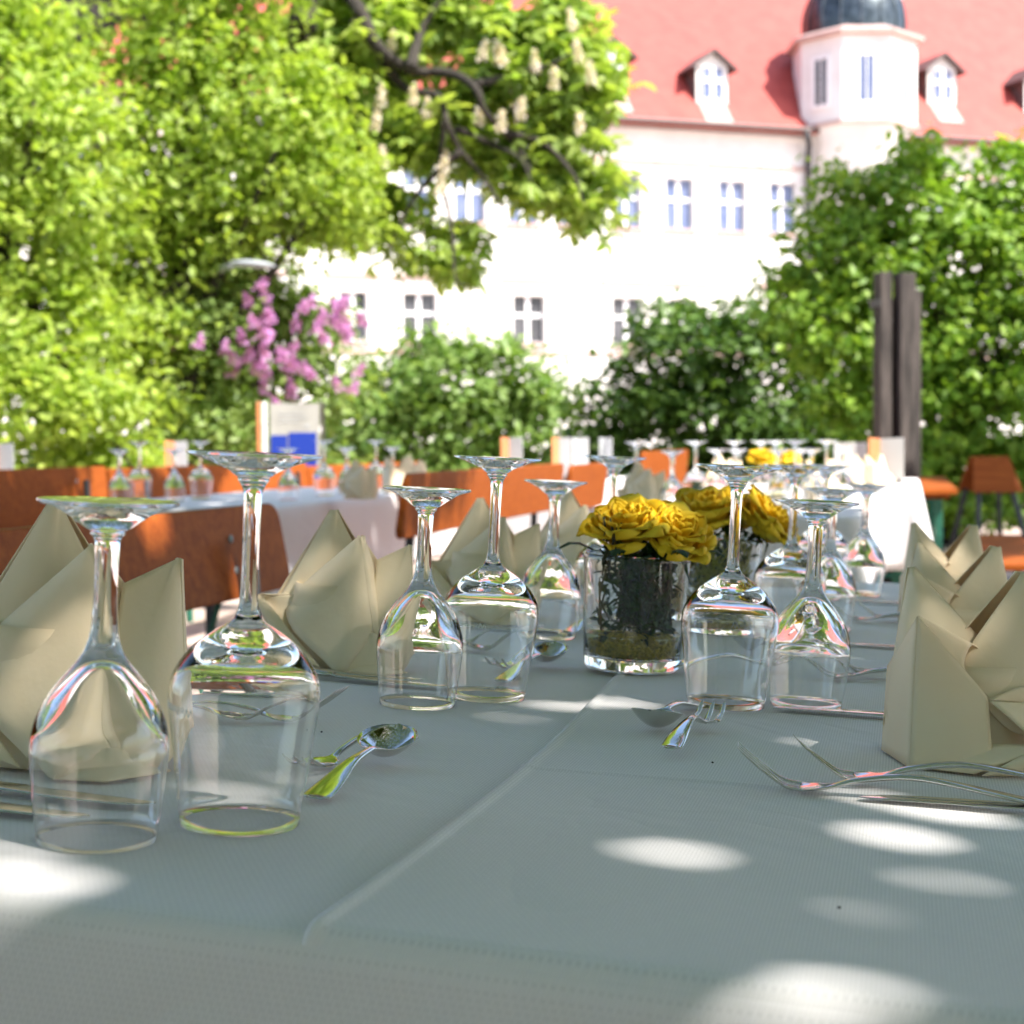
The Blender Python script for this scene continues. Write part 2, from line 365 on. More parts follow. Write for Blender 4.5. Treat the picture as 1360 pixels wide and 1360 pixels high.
def dormer(px, py, w=1.05, h=1.35):
    dep = 1.0
    for _ in range(20):
        a, z = wallpt(px, py, dep); dep += (z-roofz(dep))*-.35*-1 if False else (z-roofz(dep))/1.0*.8
        dep = max(.2, min(6, dep))
    z = roofz(dep)
    y0 = dep
    g = MB()
    hw = w/2+.12
    back = y0 + (h+.6)/SL + .2
    g.prism([(a-hw, z-.1), (a+hw, z-.1), (a+hw, z+h), (a, z+h+.5), (a-hw, z+h)], y0, back)
    d = g.build('dormer', M['lead'], bld)
    MB().prism([(a-hw+.03, z-.02), (a+hw-.03, z-.02), (a+hw-.03, z+h-.02), (a, z+h+.44), (a-hw+.03, z+h-.02)], y0-.03, y0-.003).build('dormer_front', M['wall'], d)
    window(a-w/2+.1, a+w/2-.1, z+.12, z+h-.08, y0-.065, M['pane_sky'], d)
    rr = MB()
    for s in (-1, 1):
        p0 = Vector((a, y0-.34, z+h+.56)); p1 = Vector((a+s*(hw+.25), y0-.34, z+h-.12)); p2 = Vector((a+s*(hw+.25), back+.3, z+h-.12)); p3 = Vector((a, back+.6, z+h+.56))
        rr.add([p0, p1, p2, p3, p0-Vector((0,0,.1)), p1-Vector((0,0,.1)), p2-Vector((0,0,.1)), p3-Vector((0,0,.1))],
               [(0,1,2,3),(4,7,6,5),(0,4,5,1),(1,5,6,2),(2,6,7,3)])
    rr.build('dormer_roof', M['lead'], d)
    MB().add([(a-w/2, y0-.02, z-.02), (a+w/2, y0-.02, z-.02), (a+w/2, y0-.75, roofz(y0-.75)+.05), (a-w/2, y0-.75, roofz(y0-.75)+.05)], [(0,1,2,3)]).build('apron', M['trim'], d)
for px, py in ((945, 137), (1250, 138), (812, 122), (1378, 150), (525, 130), (668, 122)): dormer(px, py)
# round shaft and octagonal oriel with dome
ta, _ = wallpt(1136, 100); tz0 = wallpt(1131, 160, -2)[1]; tz1 = wallpt(1131, 42, -2)[1]; TY = .1
tw = empty('turret'); tw.parent = bld
TR = 2.28
MB().lathe([(1.72, 0), (1.72, tz0-.5), (2.05, tz0-.1), (2.05, tz0)], 40, c=(ta, TY, 0)).build('round_shaft', M['wall'], tw, smooth=True)
oc = MB()
TROT = -18.5
ang = [R(22.5+45*k+TROT) for k in range(8)]
corn = [(ta+TR*math.cos(t), TY+TR*math.sin(t)) for t in ang]
oc.add([(x, y, tz0) for x, y in corn]+[(x, y, tz1) for x, y in corn], [(i, (i+1) % 8, 8+(i+1) % 8, 8+i) for i in range(8)]+[tuple(range(8))[::-1], tuple(range(8, 16))])
oc.build('octagon_wall', M['wall'], tw)
for k in range(8):
    t0 = R(45*k+45+TROT); nx, ny = math.cos(t0), math.sin(t0)
    if ny > .3: continue
    ap = TR*math.cos(R(22.5))
    mx = Matrix(((-ny, nx, 0, ta+nx*ap), (nx, ny, 0, TY+ny*ap), (0, 0, 1, 0), (0, 0, 0, 1)))
    # local x along the face, local -y outwards
    mx = Matrix((Vector((-ny, nx, 0)), Vector((-nx, -ny, 0)), Vector((0, 0, 1)))).transposed().to_4x4(); mx.translation = (ta+nx*ap, TY+ny*ap, 0)
    zc0, zc1 = tz0+.75, tz1-.75
    pn = MB().box((-.26, -.02, zc0), (.26, -.004, zc1), mx).build('turret_window', M['pane_sky'] if nx > -.75 else M['pane_dark'], tw)
    fr = MB()
    for lo, hi in (((-.38, zc0), (-.26, zc1)), ((.26, zc0), (.38, zc1)), ((-.38, zc1), (.38, zc1+.12)), ((-.42, zc0-.12), (.42, zc0)), ((-.02, zc0), (.02, zc1))):
        fr.box((lo[0], -.07, lo[1]), (hi[0], -.003, hi[1]), mx)
    fr.build('window_surround', M['white'], pn)
MB().lathe([(TR*.98, tz1-.02), (TR+.28, tz1+.02), (TR+.28, tz1+.14), (1.9, tz1+.42)], 8, c=(0,0,0), mx=Matrix.Translation((ta, TY, 0)) @ Matrix.Rotation(R(22.5+TROT), 4, 'Z')).build('turret_cornice', M['trim'], tw)
MB().lathe([(TR*.99, tz0-.02), (TR+.1, tz0-.02), (TR+.1, tz0+.1), (TR*.99, tz0+.1)], 8, mx=Matrix.Translation((ta, TY, 0)) @ Matrix.Rotation(R(22.5+TROT), 4, 'Z')).build('turret_base_moulding', M['trim'], tw)
dm = []; 
for k in range(13):
    t = k/12*math.pi*.5; dm.append((1.86*math.cos(t)**.8*(1+.06*math.sin(2*t)), tz1+.38+2.3*math.sin(t)))
dome = MB().lathe(dm, 48, c=(ta, TY, 0)).build('dome', M['slate'], tw, smooth=True)
rb = MB()
for j in range(16):
    t = 2*math.pi*j/16
    rb.tube([(ta+(r+.02)*math.cos(t), TY+(r+.02)*math.sin(t), z) for r, z in dm[:-1]], .035, 5)
rb.build('dome_seams', M['slate'], dome)
pa, _ = wallpt(1070, 220)
MB().tube([(pa-.3, -.6, EZ-.05), (pa-.1, -.45, EZ-.5), (pa, -.2, EZ-.9), (pa, -.2, 0)], .11, 10).build('downpipe', M['black'], bld, smooth=True)

# ------------------------------------------------------------------ foliage
def leaf_mesh(name, pts, size, m, parent=None, updir=.35, out=None, aspect=.55, jitter=.5, palmate=0, droop=0, tint=None):
    """many small folded leaves, one mesh"""
    pts = np.asarray(pts, float)
    if palmate:
        k = palmate; base = np.repeat(pts, k, axis=0)
        ax = rng.normal(size=(len(pts), 3)); ax[:, 2] = np.abs(ax[:, 2])+.8; ax /= np.linalg.norm(ax, axis=1)[:, None]
        t1 = np.cross(ax, [0.3, .9, .1]); t1 /= np.linalg.norm(t1, axis=1)[:, None]; t2 = np.cross(ax, t1)
        th = (np.arange(k)/k*2*np.pi)[None, :] + rng.uniform(0, 6, len(pts))[:, None]
        d = (t1[:, None, :]*np.cos(th)[..., None] + t2[:, None, :]*np.sin(th)[..., None]).reshape(-1, 3)
        nrm = np.repeat(ax, k, axis=0); d = d + nrm*-.45; pts2 = base
        var = np.repeat(rng.uniform(0, 1, len(pts)), k)
    else:
        pts2 = pts; nrm = rng.normal(size=pts.shape); nrm[:, 2] = np.abs(nrm[:, 2])+updir
        if out is not None: nrm += out*.7
        d = rng.normal(size=pts.shape); var = rng.uniform(0, 1, len(pts))
    nrm /= np.linalg.norm(nrm, axis=1)[:, None]
    d -= nrm*(d*nrm).sum(1)[:, None]; 
    if palmate: d += -.45*nrm
    d[:, 2] -= droop
    d /= np.linalg.norm(d, axis=1)[:, None]
    w = np.cross(nrm, d); w /= np.linalg.norm(w, axis=1)[:, None]
    sz = size*rng.uniform(1-jitter, 1+jitter, len(pts2))[:, None]
    n = len(pts2)
    V = np.empty((n, 6, 3))
    V[:, 0] = pts2; V[:, 1] = pts2 + d*sz*.45 + w*sz*aspect*.5 + nrm*sz*.08; V[:, 2] = pts2 + d*sz - nrm*sz*.05
    V[:, 3] = pts2 + d*sz*.45 - w*sz*aspect*.5 + nrm*sz*.08
    V[:, 4] = pts2 + d*sz*.8 + w*sz*aspect*.32 + nrm*sz*.03; V[:, 5] = pts2 + d*sz*.8 - w*sz*aspect*.32 + nrm*sz*.03
    F = np.array([[0, 1, 4, 2], [0, 2, 5, 3]])[None] + (np.arange(n)*6)[:, None, None]
    F = F.reshape(-1, 4)
    me = bpy.data.meshes.new(name)
    me.vertices.add(n*6); me.vertices.foreach_set('co', V.reshape(-1))
    me.loops.add(F.size); me.loops.foreach_set('vertex_index', F.reshape(-1).astype(np.int32))
    me.polygons.add(len(F)); me.polygons.foreach_set('loop_start', np.arange(0, F.size, 4, dtype=np.int32))
    me.update()
    a = me.attributes.new('leafvar', 'FLOAT', 'FACE'); a.data.foreach_set('value', np.repeat(var, 2).astype(np.float32))
    me.materials.append(m)
    o = bpy.data.objects.new(name, me); COL.objects.link(o)
    if parent is not None: o.parent = parent
    return o
def lobe_points(lobes, Y, depth=None, clump=.33, per=45, dens=26, shell=.55, zmin=.15):
    """lobes (px,py,rx,ry[,Y]) in photo pixels at depth Y -> clumped leaf points through each lobe's real volume"""
    P = []; O = []; C = []
    for lb in lobes:
        px, py, rx, ry = lb[:4]; y = lb[4] if len(lb) > 4 else Y
        c = np.array(at(px, py, y)); k = y/FPX; ex, ez = rx*k, ry*k; ey = depth or min(ex, ez)*1.1
        nc = max(3, int(dens*(ex*ez+ex*ey+ey*ez)*1.0/(clump**2*8)))
        d = rng.normal(size=(nc, 3)); d /= np.linalg.norm(d, axis=1)[:, None]
        rad = rng.uniform(shell, 1.06, nc)[:, None]
        cc = c + d*rad*np.array([ex, ey, ez])
        for q, dd in zip(cc, d):
            cs = clump*rng.uniform(.6, 1.3)
            g = rng.normal(size=(per, 3))*np.array([cs, cs, cs*.55])*.5
            P.append(q+g); O.append(np.repeat(dd[None], per, 0)); C.append(q)
    P = np.concatenate(P); O = np.concatenate(O)
    keep = P[:, 2] > zmin
    return P[keep], O[keep], [q for q in C if q[2] > zmin]
def limbs(mb, base, top, targets, r=.12, n=14):
    base = Vector(base); top = Vector(top)
    mid = (base+top)/2 + Vector((random.uniform(-.1, .1), random.uniform(-.1, .1), 0))
    tr = [tuple(p) for p in spline([base, mid, top], 9)]
    mb.tube(tr, [r*(1-.6*i/8) for i in range(9)], 9)
    for q in random.sample(list(targets), min(n, len(targets))):
        q = Vector(q); s = Vector(tr[random.randint(3, 8)])
        m = s.lerp(q, .5) + Vector((0, 0, -.08*(q-s).length+.05))
        pts = spline([s, m, q], 7); mb.tube([tuple(p) for p in pts], [r*.38*(1-i/7)+.004 for i in range(7)], 6)
def plant(name, label, cat, lobes, Y, m, leaf, base, per=45, dens=26, clump=.33, shell=.55, depth=None, r=.08, n=12, group=None, aspect=.6, palmate=0, zmin=.15, top=None):
    P, O, C = lobe_points(lobes, Y, depth, clump, per, dens, shell, zmin)
    root = empty(name, label, cat, group, Matrix.Translation(base))
    off = np.array(base)
    leaf_mesh('crown', P-off, leaf, m, root, out=O if not palmate else None, aspect=aspect, palmate=palmate)
    mb = MB(); C = [Vector(c)-Vector(base) for c in C]
    tp = Vector(top)-Vector(base) if top else sum(C, Vector())/len(C)
    limbs(mb, (0, 0, 0), tp, C, r, n)
    mb.build('trunk', M['bark'], root, smooth=True)
    return root

def gp(px, Y): p = at(px, 600, Y); return (p.x, p.y, 0.0)
plant('deciduous_tree', 'tall pale green tree filling the far left edge of the garden', 'tree',
      [(20, 150, 130, 110), (70, 230, 110, 110), (10, 330, 110, 110), (-60, 100, 120, 130), (60, 440, 110, 100), (0, 530, 110, 70, 10.4), (-40, -20, 110, 90), (60, 60, 80, 60, 11.5), (110, 540, 80, 60, 10.6), (30, 640, 110, 70, 10.6), (150, 640, 80, 70, 11)],
      10.8, M['leafA'], .075, gp(-40, 11.2), per=55, dens=30, clump=.26, r=.16, n=20)
plant('deciduous_tree', 'bright yellow green tree between the left edge and the lilac', 'tree',
      [(250, 60, 110, 80), (340, 140, 120, 100), (210, 190, 90, 80), (300, 240, 110, 70), (410, 230, 90, 70), (170, 330, 100, 90), (260, 320, 90, 55), (180, 420, 80, 80), (370, 290, 100, 50), (450, 285, 50, 35), (180, 500, 80, 70), (300, -40, 120, 70)],
      11.8, M['leafA'], .072, gp(215, 12.0), per=55, dens=30, clump=.26, r=.15, n=22)
plant('lilac_bush', 'lilac bush with purple flower panicles left of the menu board', 'lilac',
      [(330, 430, 90, 60), (420, 440, 55, 45), (250, 470, 80, 60), (330, 500, 90, 50), (250, 550, 80, 50), (330, 560, 70, 35), (430, 520, 45, 45), (350, 390, 50, 35), (290, 410, 50, 50, 11.9), (245, 430, 50, 50, 11.9), (300, 360, 45, 35, 11.9), (270, 500, 50, 50, 11.9), (325, 570, 50, 48, 11.8), (265, 570, 45, 45, 11.8), (260, 640, 90, 55), (380, 640, 90, 50)],
      12.6, M['leafC'], .07, gp(330, 12.8), per=45, dens=28, clump=.22, r=.05, n=18)
lil = [o for o in bpy.data.objects if o.name == 'lilac_bush'][0]
_lil = ((341,374),(352,388),(362,419),(348,421),(341,442),(360,438),(384,459),(301,464),(311,473),(327,475),(351,466),(341,489),(353,492),(395,482),(405,487),(416,494),(386,509),(393,433),(400,407),(419,431),(454,414),(463,428),(480,423),(466,438),(445,428),(431,452),(452,511),(463,515),(367,536),(374,473),(223,447),(263,452),(333,470),(409,403),(440,425))
for (px, py) in list(_lil)+[(x+random.uniform(-34, 34), y+random.uniform(-26, 26)) for x, y in _lil[::2]]:
    c = at(px+random.uniform(-3, 3), py+random.uniform(-3, 3), 11.55+random.uniform(-.15, .1))
    h = rng.uniform(0, 1, 90); th = rng.uniform(0, 6.28, 90); rr = .028*(1-h)**.7+.007
    tilt = rng.uniform(-.5, .5, 2)
    P = np.stack([rr*np.cos(th)+h*.14*tilt[0], rr*np.sin(th)+h*.14*tilt[1], h*.10-.05], 1) + np.array(c) - np.array(lil.matrix_world.translation)
    leaf_mesh('flower_panicle', P, .021, M['lilac'], lil, aspect=.9, updir=0)
plant('shrub', 'rounded mid green shrub below the ground floor windows right of the lilac', 'shrub',
      [(520, 520, 60, 60), (600, 510, 80, 60), (680, 520, 60, 55), (560, 470, 50, 30), (640, 465, 50, 30), (490, 570, 60, 50), (580, 570, 80, 50), (690, 570, 60, 50), (720, 520, 30, 30), (470, 530, 30, 30), (500, 650, 70, 50), (600, 650, 80, 50), (700, 650, 60, 50)],
      16, M['leafD'], .095, gp(600, 16.2), per=40, dens=26, clump=.26, r=.05, n=14, group='shrubs before the building')
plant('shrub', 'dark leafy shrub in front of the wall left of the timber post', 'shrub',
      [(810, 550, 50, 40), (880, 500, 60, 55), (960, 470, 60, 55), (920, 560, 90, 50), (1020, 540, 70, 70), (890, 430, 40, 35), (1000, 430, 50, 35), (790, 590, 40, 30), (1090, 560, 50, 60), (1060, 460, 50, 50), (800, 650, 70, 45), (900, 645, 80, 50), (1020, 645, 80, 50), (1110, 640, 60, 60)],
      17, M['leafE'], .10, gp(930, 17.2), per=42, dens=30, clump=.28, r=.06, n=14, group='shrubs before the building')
plant('maple_tree', 'small broad maple tree behind the timber post on the right', 'tree',
      [(1140, 290, 40, 42), (1215, 265, 45, 50), (1280, 285, 45, 45), (1345, 265, 45, 50), (1110, 345, 38, 40), (1080, 400, 60, 50), (1170, 360, 70, 60), (1270, 340, 80, 70), (1360, 360, 70, 80), (1120, 460, 70, 55), (1220, 450, 70, 70), (1320, 460, 80, 70), (1250, 550, 80, 70), (1340, 560, 80, 70), (1150, 550, 60, 60), (1222, 205, 12, 26), (1102, 236, 9, 28), (1128, 245, 10, 26), (1165, 245, 12, 24), (1202, 222, 9, 22), (1262, 232, 9, 26), (1296, 240, 10, 24), (1335, 212, 11, 24), (1360, 205, 10, 26), (1078, 285, 14, 16), (1062, 330, 18, 12), (1030, 372, 22, 9), (1180, 300, 30, 30), (1440, 450, 80, 150), (1430, 300, 60, 80), (1180, 640, 80, 60), (1300, 645, 80, 60), (1400, 640, 70, 80)],
      14.4, M['leafF'], .095, gp(1265, 14.8), per=44, dens=30, clump=.27, r=.10, n=24)
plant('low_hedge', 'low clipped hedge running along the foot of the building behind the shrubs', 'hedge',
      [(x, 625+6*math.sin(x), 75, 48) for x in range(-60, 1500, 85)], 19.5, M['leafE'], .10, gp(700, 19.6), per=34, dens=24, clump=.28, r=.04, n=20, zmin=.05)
tl = Vector((8.2, 17.6, 0)); tlt = empty('sky_block_tree', 'unseen tree added above the view behind the maple to block the sky', 'tree', mw=Matrix.Translation(tl))  # added out of view so glass and cutlery reflect leaves, not sky
LPn = rng.uniform(-1, 1, (60000, 3)); LPn = LPn[(LPn**2).sum(1) < 1][:17000]; LPn = LPn*np.array([4.6, 3.0, 3.2])+np.array([0, 0, 10.3]); LPn = LPn[np.sin(LPn[:, 0]*2.1)+np.sin(LPn[:, 1]*2.7+1)+np.sin(LPn[:, 2]*2.3) > -1.6]
leaf_mesh('crown', LPn, .20, M['leafE'], tlt, aspect=.75)
lb = MB(); lb.tube([(0, 0, 0), (.1, 0, 3), (0, .1, 7), (0, 0, 11)], [.26, .22, .17, .05], 10)
for q in ((-3, .5, 9.5), (3, -.5, 9.8), (-1.5, 1.5, 11.5), (1.8, 1, 12), (0, -2, 10)): lb.tube([tuple(p) for p in spline([(0, 0, 6), (q[0]*.5, q[1]*.5, 8.4), q], 8)], [.12*(1-i/9)+.01 for i in range(8)], 7)
lb.build('trunk', M['bark'], tlt, smooth=True)
# horse chestnut hanging in from the upper left
CY = 12.9
cb = Vector(gp(330, 13.3))
chest = empty('horse_chestnut', 'horse chestnut with dark branches and white blossom candles hanging over the garden', 'tree', mw=Matrix.Translation(cb))
paths = [[(330, 560), (345, 250), (400, 40), (440, -20), (475, 10), (500, 60), (545, 92), (600, 98), (632, 118), (642, 145), (668, 175), (695, 205), (706, 228)],
         [(475, 10), (505, 75), (540, 118), (582, 128), (594, 165), (612, 200), (642, 236), (668, 275)],
         [(605, 170), (650, 190), (690, 210), (705, 240)], [(632, 112), (690, 98), (725, 88), (760, 70)], [(590, 160), (585, 230), (600, 300), (605, 370), (625, 380)],
         [(545, 92), (560, 40), (600, -20)], [(400, 40), (420, -100), (520, -180)], [(668, 175), (720, 190), (760, 230), (775, 270)], [(345, 250), (250, 60), (120, -20), (30, -40)], [(612, 200), (560, 250), (530, 300), (510, 350)]]
tb = MB()
rads = [(.11, .010), (.055, .012), (.03, .010), (.04, .010), (.03, .006), (.06, .02), (.12, .04), (.04, .01), (.14, .04), (.035, .006)]
tw_pts = []
for pth, (ra, rb_) in zip(paths, rads):
    pp = spline([np.array(at(x, y, CY-.42+.5*math.sin(i*1.3+x*.01)*.3))-np.array(cb) for i, (x, y) in enumerate(pth)], 6*len(pth))
    if pth[0] == (330, 560): pp[0][2] = 0
    n = len(pp); tb.tube([tuple(p) for p in pp], [ra+(rb_-ra)*(i/(n-1))**.6 for i in range(n)], 8)
    tw_pts += pp[n//3:]
tb.build('trunk', M['bark'], chest, smooth=True)
lob = [(470, 30, 60, 60), (440, 140, 40, 70, 13.6), (520, 140, 40, 35), (560, 30, 60, 40), (640, 30, 50, 30), (700, 60, 60, 40), (760, 90, 50, 60), (768, 150, 26, 55), (730, 140, 50, 40), (650, 110, 50, 35), (560, 200, 25, 30), (700, 250, 50, 30), (752, 262, 26, 32), (785, 292, 16, 20), (640, 200, 40, 30), (720, 200, 50, 40), (530, 170, 40, 30), (480, 190, 40, 40, 13.3), (500, 250, 40, 30, 13.2), (600, 310, 35, 18), (560, 340, 35, 14), (620, 360, 25, 12), (540, 310, 30, 16), (740, 20, 50, 30), (580, -40, 90, 50), (130, -10, 90, 60, 14.2), (30, -20, 60, 40, 14.2), (420, 60, 60, 50, 13.8), (450, 220, 50, 50), (470, 290, 35, 30), (500, 60, 60, 60), (600, 150, 40, 40), (800, 105, 16, 22), (808, 236, 10, 8)]
Pl, _, _ = lobe_points(lob, CY, None, .24, 10, 30, .25)
leaf_mesh('crown', Pl-np.array(cb), .125, M['leafB'], chest, palmate=6, aspect=.42)
UPN = 9000
UP = np.stack([rng.uniform(-9.5, .8, UPN), rng.uniform(13.2, 17.5, UPN), rng.uniform(5.9, 12.5, UPN)], 1)
UP = UP[((UP[:, 0]+4.4)/5.4)**2+((UP[:, 1]-15.3)/2.4)**2+((UP[:, 2]-8.6)/4.2)**2 < 1.15]
UP = UP[UP[:, 2] > 1.5+.32*UP[:, 1]]
leaf_mesh('upper_crown', UP-np.array(cb), .21, M['leafB'], chest, palmate=6, aspect=.5)
ub = MB()
for q in ((-8, 15, 8.5), (-6, 14.5, 10), (-4, 15.5, 12), (-2, 15, 9.5), (0, 14.5, 7.5), (-5, 16.5, 8), (-1.5, 16, 11)):
    b0 = Vector((-1.6, .2, 4.2)); q = Vector(q)-cb; ub.tube([tuple(p) for p in spline([b0, b0.lerp(q, .5)+Vector((0, 0, .5)), q], 9)], [.13*(1-i/10)+.01 for i in range(9)], 7)
tb_pts = spline([(0, 0, 2.0), (-1.0, .1, 3.2), (-1.6, .2, 4.4)], 6); ub.tube([tuple(p) for p in tb_pts], [.12]*6, 8)
ub.build('limb', M['bark'], chest, smooth=True)
for (px, py) in ((520,45),(506,118),(548,118),(567,135),(498,150),(640,58),(661,60),(712,72),(785,88),(760,18),(664,152),(636,142),(668,65),(588,205),(583,235),(690,135),(770,60),(735,95),(472,20),(770,155),(512,200)):
    c = at(px, py+8, CY-.45)
    h = np.linspace(0, 1, 160); th = rng.uniform(0, 6.28, 160); rr = .026*(1-h)**.7+.008
    P = np.stack([rr*np.cos(th)+h*random.uniform(-.03, .03), rr*np.sin(th), h*.17-.09], 1)+np.array(c)-np.array(cb)
    leaf_mesh('blossom_candle', P, .022, M['candle'], chest, aspect=.8, updir=0)

# ------------------------------------------------------------------ overhead chestnut that shades the tables
TILT = math.atan(.057)
MT = Matrix.Translation((0, 0, .7664)) @ Matrix.Rotation(TILT, 4, 'Y')
MTI = MT.inverted()
def tp(px, py, h=0):                    # point of the tilted table plane seen at that place of the photo (table coordinates)
    o = MTI @ EYE; d = MTI.to_3x3() @ ray(px, py); t = (h-o.z)/d.z
    return o.x+d.x*t, o.y+d.y*t
holes = []
def hole(px, py, rx, ry):
    x, y = tp(px, py); p = MT @ Vector((x, y, 0)); k_ = .62 if rx > .025 else .95; rx *= k_; ry *= k_; holes.append((p.x, p.y, p.z, rx, ry))
    for _ in range(2):
        a = random.uniform(0, 6.28); q = random.uniform(.5, .8)
        holes.append((p.x+math.cos(a)*rx*1.3, p.y+math.sin(a)*ry*1.0, p.z, rx*q, ry*q))
for a in ((66, 1168, .017, .014), (5, 1132, .012, .010), (28, 1178, .010, .010), (745, 938, .034, .012), (832, 938, .012, .012), (1195, 1119, .022, .015), (1215, 1078, .022, .008), (1150, 1062, .012, .008),
          (1262, 1090, .014, .008), (1110, 1312, .026, .010), (1060, 1340, .012, .008), (1190, 1328, .010, .008), (1290, 1288, .004, .003), (990, 1060, .003, .003), (560, 1120, .003, .004), (930, 1160, .004, .003), (700, 1010, .003, .003), (1330, 1175, .005, .004), (872, 1138, .016, .010), (1262, 1176, .010, .006), (300, 1046, .016, .006), (1232, 1017, .012, .01), (1330, 1240, .006, .004)): hole(*a)
def spot3(p, rx, ry): holes.append((p.x, p.y, p.z, rx, ry))
spot3(at(176, 735, 2.55), .03, .05)
_dn = Vector((.97, -.242, 0)); _ds = Vector((.242, .97, 0))
rd = random.Random(5)
for n_, s_, h_, r_0 in ((-.525, .895, .10, .0055), (-.515, 1.375, .10, .006), (-.515, 1.90, .10, .005), (-.52, 2.45, .1, .006), (.04, 1.175, .09, .006), (.046, 1.66, .10, .005), (.046, 2.15, .10, .006)):
    for k in range(7):
        q = MT @ (_dn*(n_+rd.uniform(-.045, .045)) + _ds*(s_+rd.uniform(-.04, .03)) + Vector((0, 0, h_*rd.uniform(.3, 1.4)))); spot3(q, r_0*rd.uniform(.9, 1.4), r_0*rd.uniform(.9, 1.4))
for (px, py, dx_, h_) in ((838, 893, -.03, .135), (838, 893, .02, .135), (838, 893, .0, .15), (950, 838, -.02, .14), (950, 838, .04, .13), (950, 838, .01, .15)):
    x, y = tp(px, py); q = MT @ Vector((x+dx_, y-.01, h_)); spot3(q, .015, .013)
for k in range(30):
    q = MT @ (_dn*rd.uniform(-.6, .1) + _ds*rd.uniform(.62, 2.6)); spot3(q, rd.uniform(.0025, .0072), rd.uniform(.0025, .0072))
for k in range(26):
    spot3(Vector((random.uniform(-3.4, -.3), random.uniform(3.6, 7.2), .8)), random.uniform(.02, .07), random.uniform(.02, .06))
for k in range(14):
    spot3(Vector((random.uniform(.2, 2.2), random.uniform(3.6, 4.6), .8)), random.uniform(.03, .08), random.uniform(.02, .06))
NL = 210000
FX = rng.uniform(-12, 9, NL); FY = rng.uniform(-13, 17, NL); HZ = rng.uniform(3.9, 6.4, NL)
back = ((FY > 14.8) & (FY < 16.9) & (FX > .1) & (FX < 2.0)) | ((FY > 8.7) & (FY < 14.15) & (FX > 2.6) & (FX < 9))
HZ = np.where(back, rng.uniform(5.2, 8.6, NL), HZ)
edge = 4.75 + 2.5*(FX < -.25) + .35*np.sin(FX*3.1)+.2*np.sin(FX*7.7+1)
inside = (FY < edge) & ~((FX < -1.6) & (FY > 6.1)) | ((FX > 1.9+.06*FY) & (FX < 9) & (FY > 3.0) & (FY < 13) & (np.sin(FX*2.3+FY*1.7)+np.sin(FY*3.1-FX) > -.7)) | (back & (np.sin(FX*3.3+FY*1.1)+np.sin(FY*2.7-FX*1.3) > -1.5))
PX_ = FX + S.x/S.z*(HZ-.79); PY_ = FY + S.y/S.z*(HZ-.79)
HZ = HZ - .18*np.maximum(0, np.hypot(PX_+1, PY_+1)-5.5)*(PY_ < -1)
PX_ = FX + S.x/S.z*(HZ-.79); PY_ = FY + S.y/S.z*(HZ-.79)
core = (np.abs(FX) < 3.2) & (FY > .25)
ok = inside & (HZ > 1.5) & ((PY_ < 0) | (HZ > 1.3+.34*PY_) | (PX_ > .36*PY_+.8)) & ((np.abs(PX_) < .36*PY_+.6) | (HZ > 2)) & (core | (rng.uniform(0, 1, NL) < np.where((FY < -2.4) & (np.abs(FX) < 6), .38, .97)))
CP = np.stack([PX_, PY_, HZ], 1)[ok & ~back]; BP = np.stack([PX_, PY_, HZ], 1)[ok & back]
# small leaves fringing each gap
FP = []
for hx, hy, hz, rx, ry in holes:
    k = 420; a = rng.uniform(0, 2*np.pi, k); q = rng.uniform(0, 1, k)
    e = .012+.20*q**1.3; h = rng.uniform(3.9, 6.2, k)
    t = (h-hz)/S.z; FP.append(np.stack([hx+S.x*t+(rx+e)*np.cos(a), hy+S.y*t+(ry+e)*np.sin(a), h], 1))
FP = np.concatenate(FP)
LS = .17
for hx, hy, hz, rx, ry in holes:
    t = (CP[:, 2]-hz)/S.z; dx = CP[:, 0]-(hx+S.x*t); dy = CP[:, 1]-(hy+S.y*t)
    CP = CP[((dx/(rx+.03))**2+(dy/(ry+.03))**2 > 1)]
TR0 = Vector((4.6, -4.2, 0))
ot = empty('overhead_chestnut', 'big leafy chestnut whose crown spreads over the laid tables', 'tree', mw=Matrix.Translation(TR0))
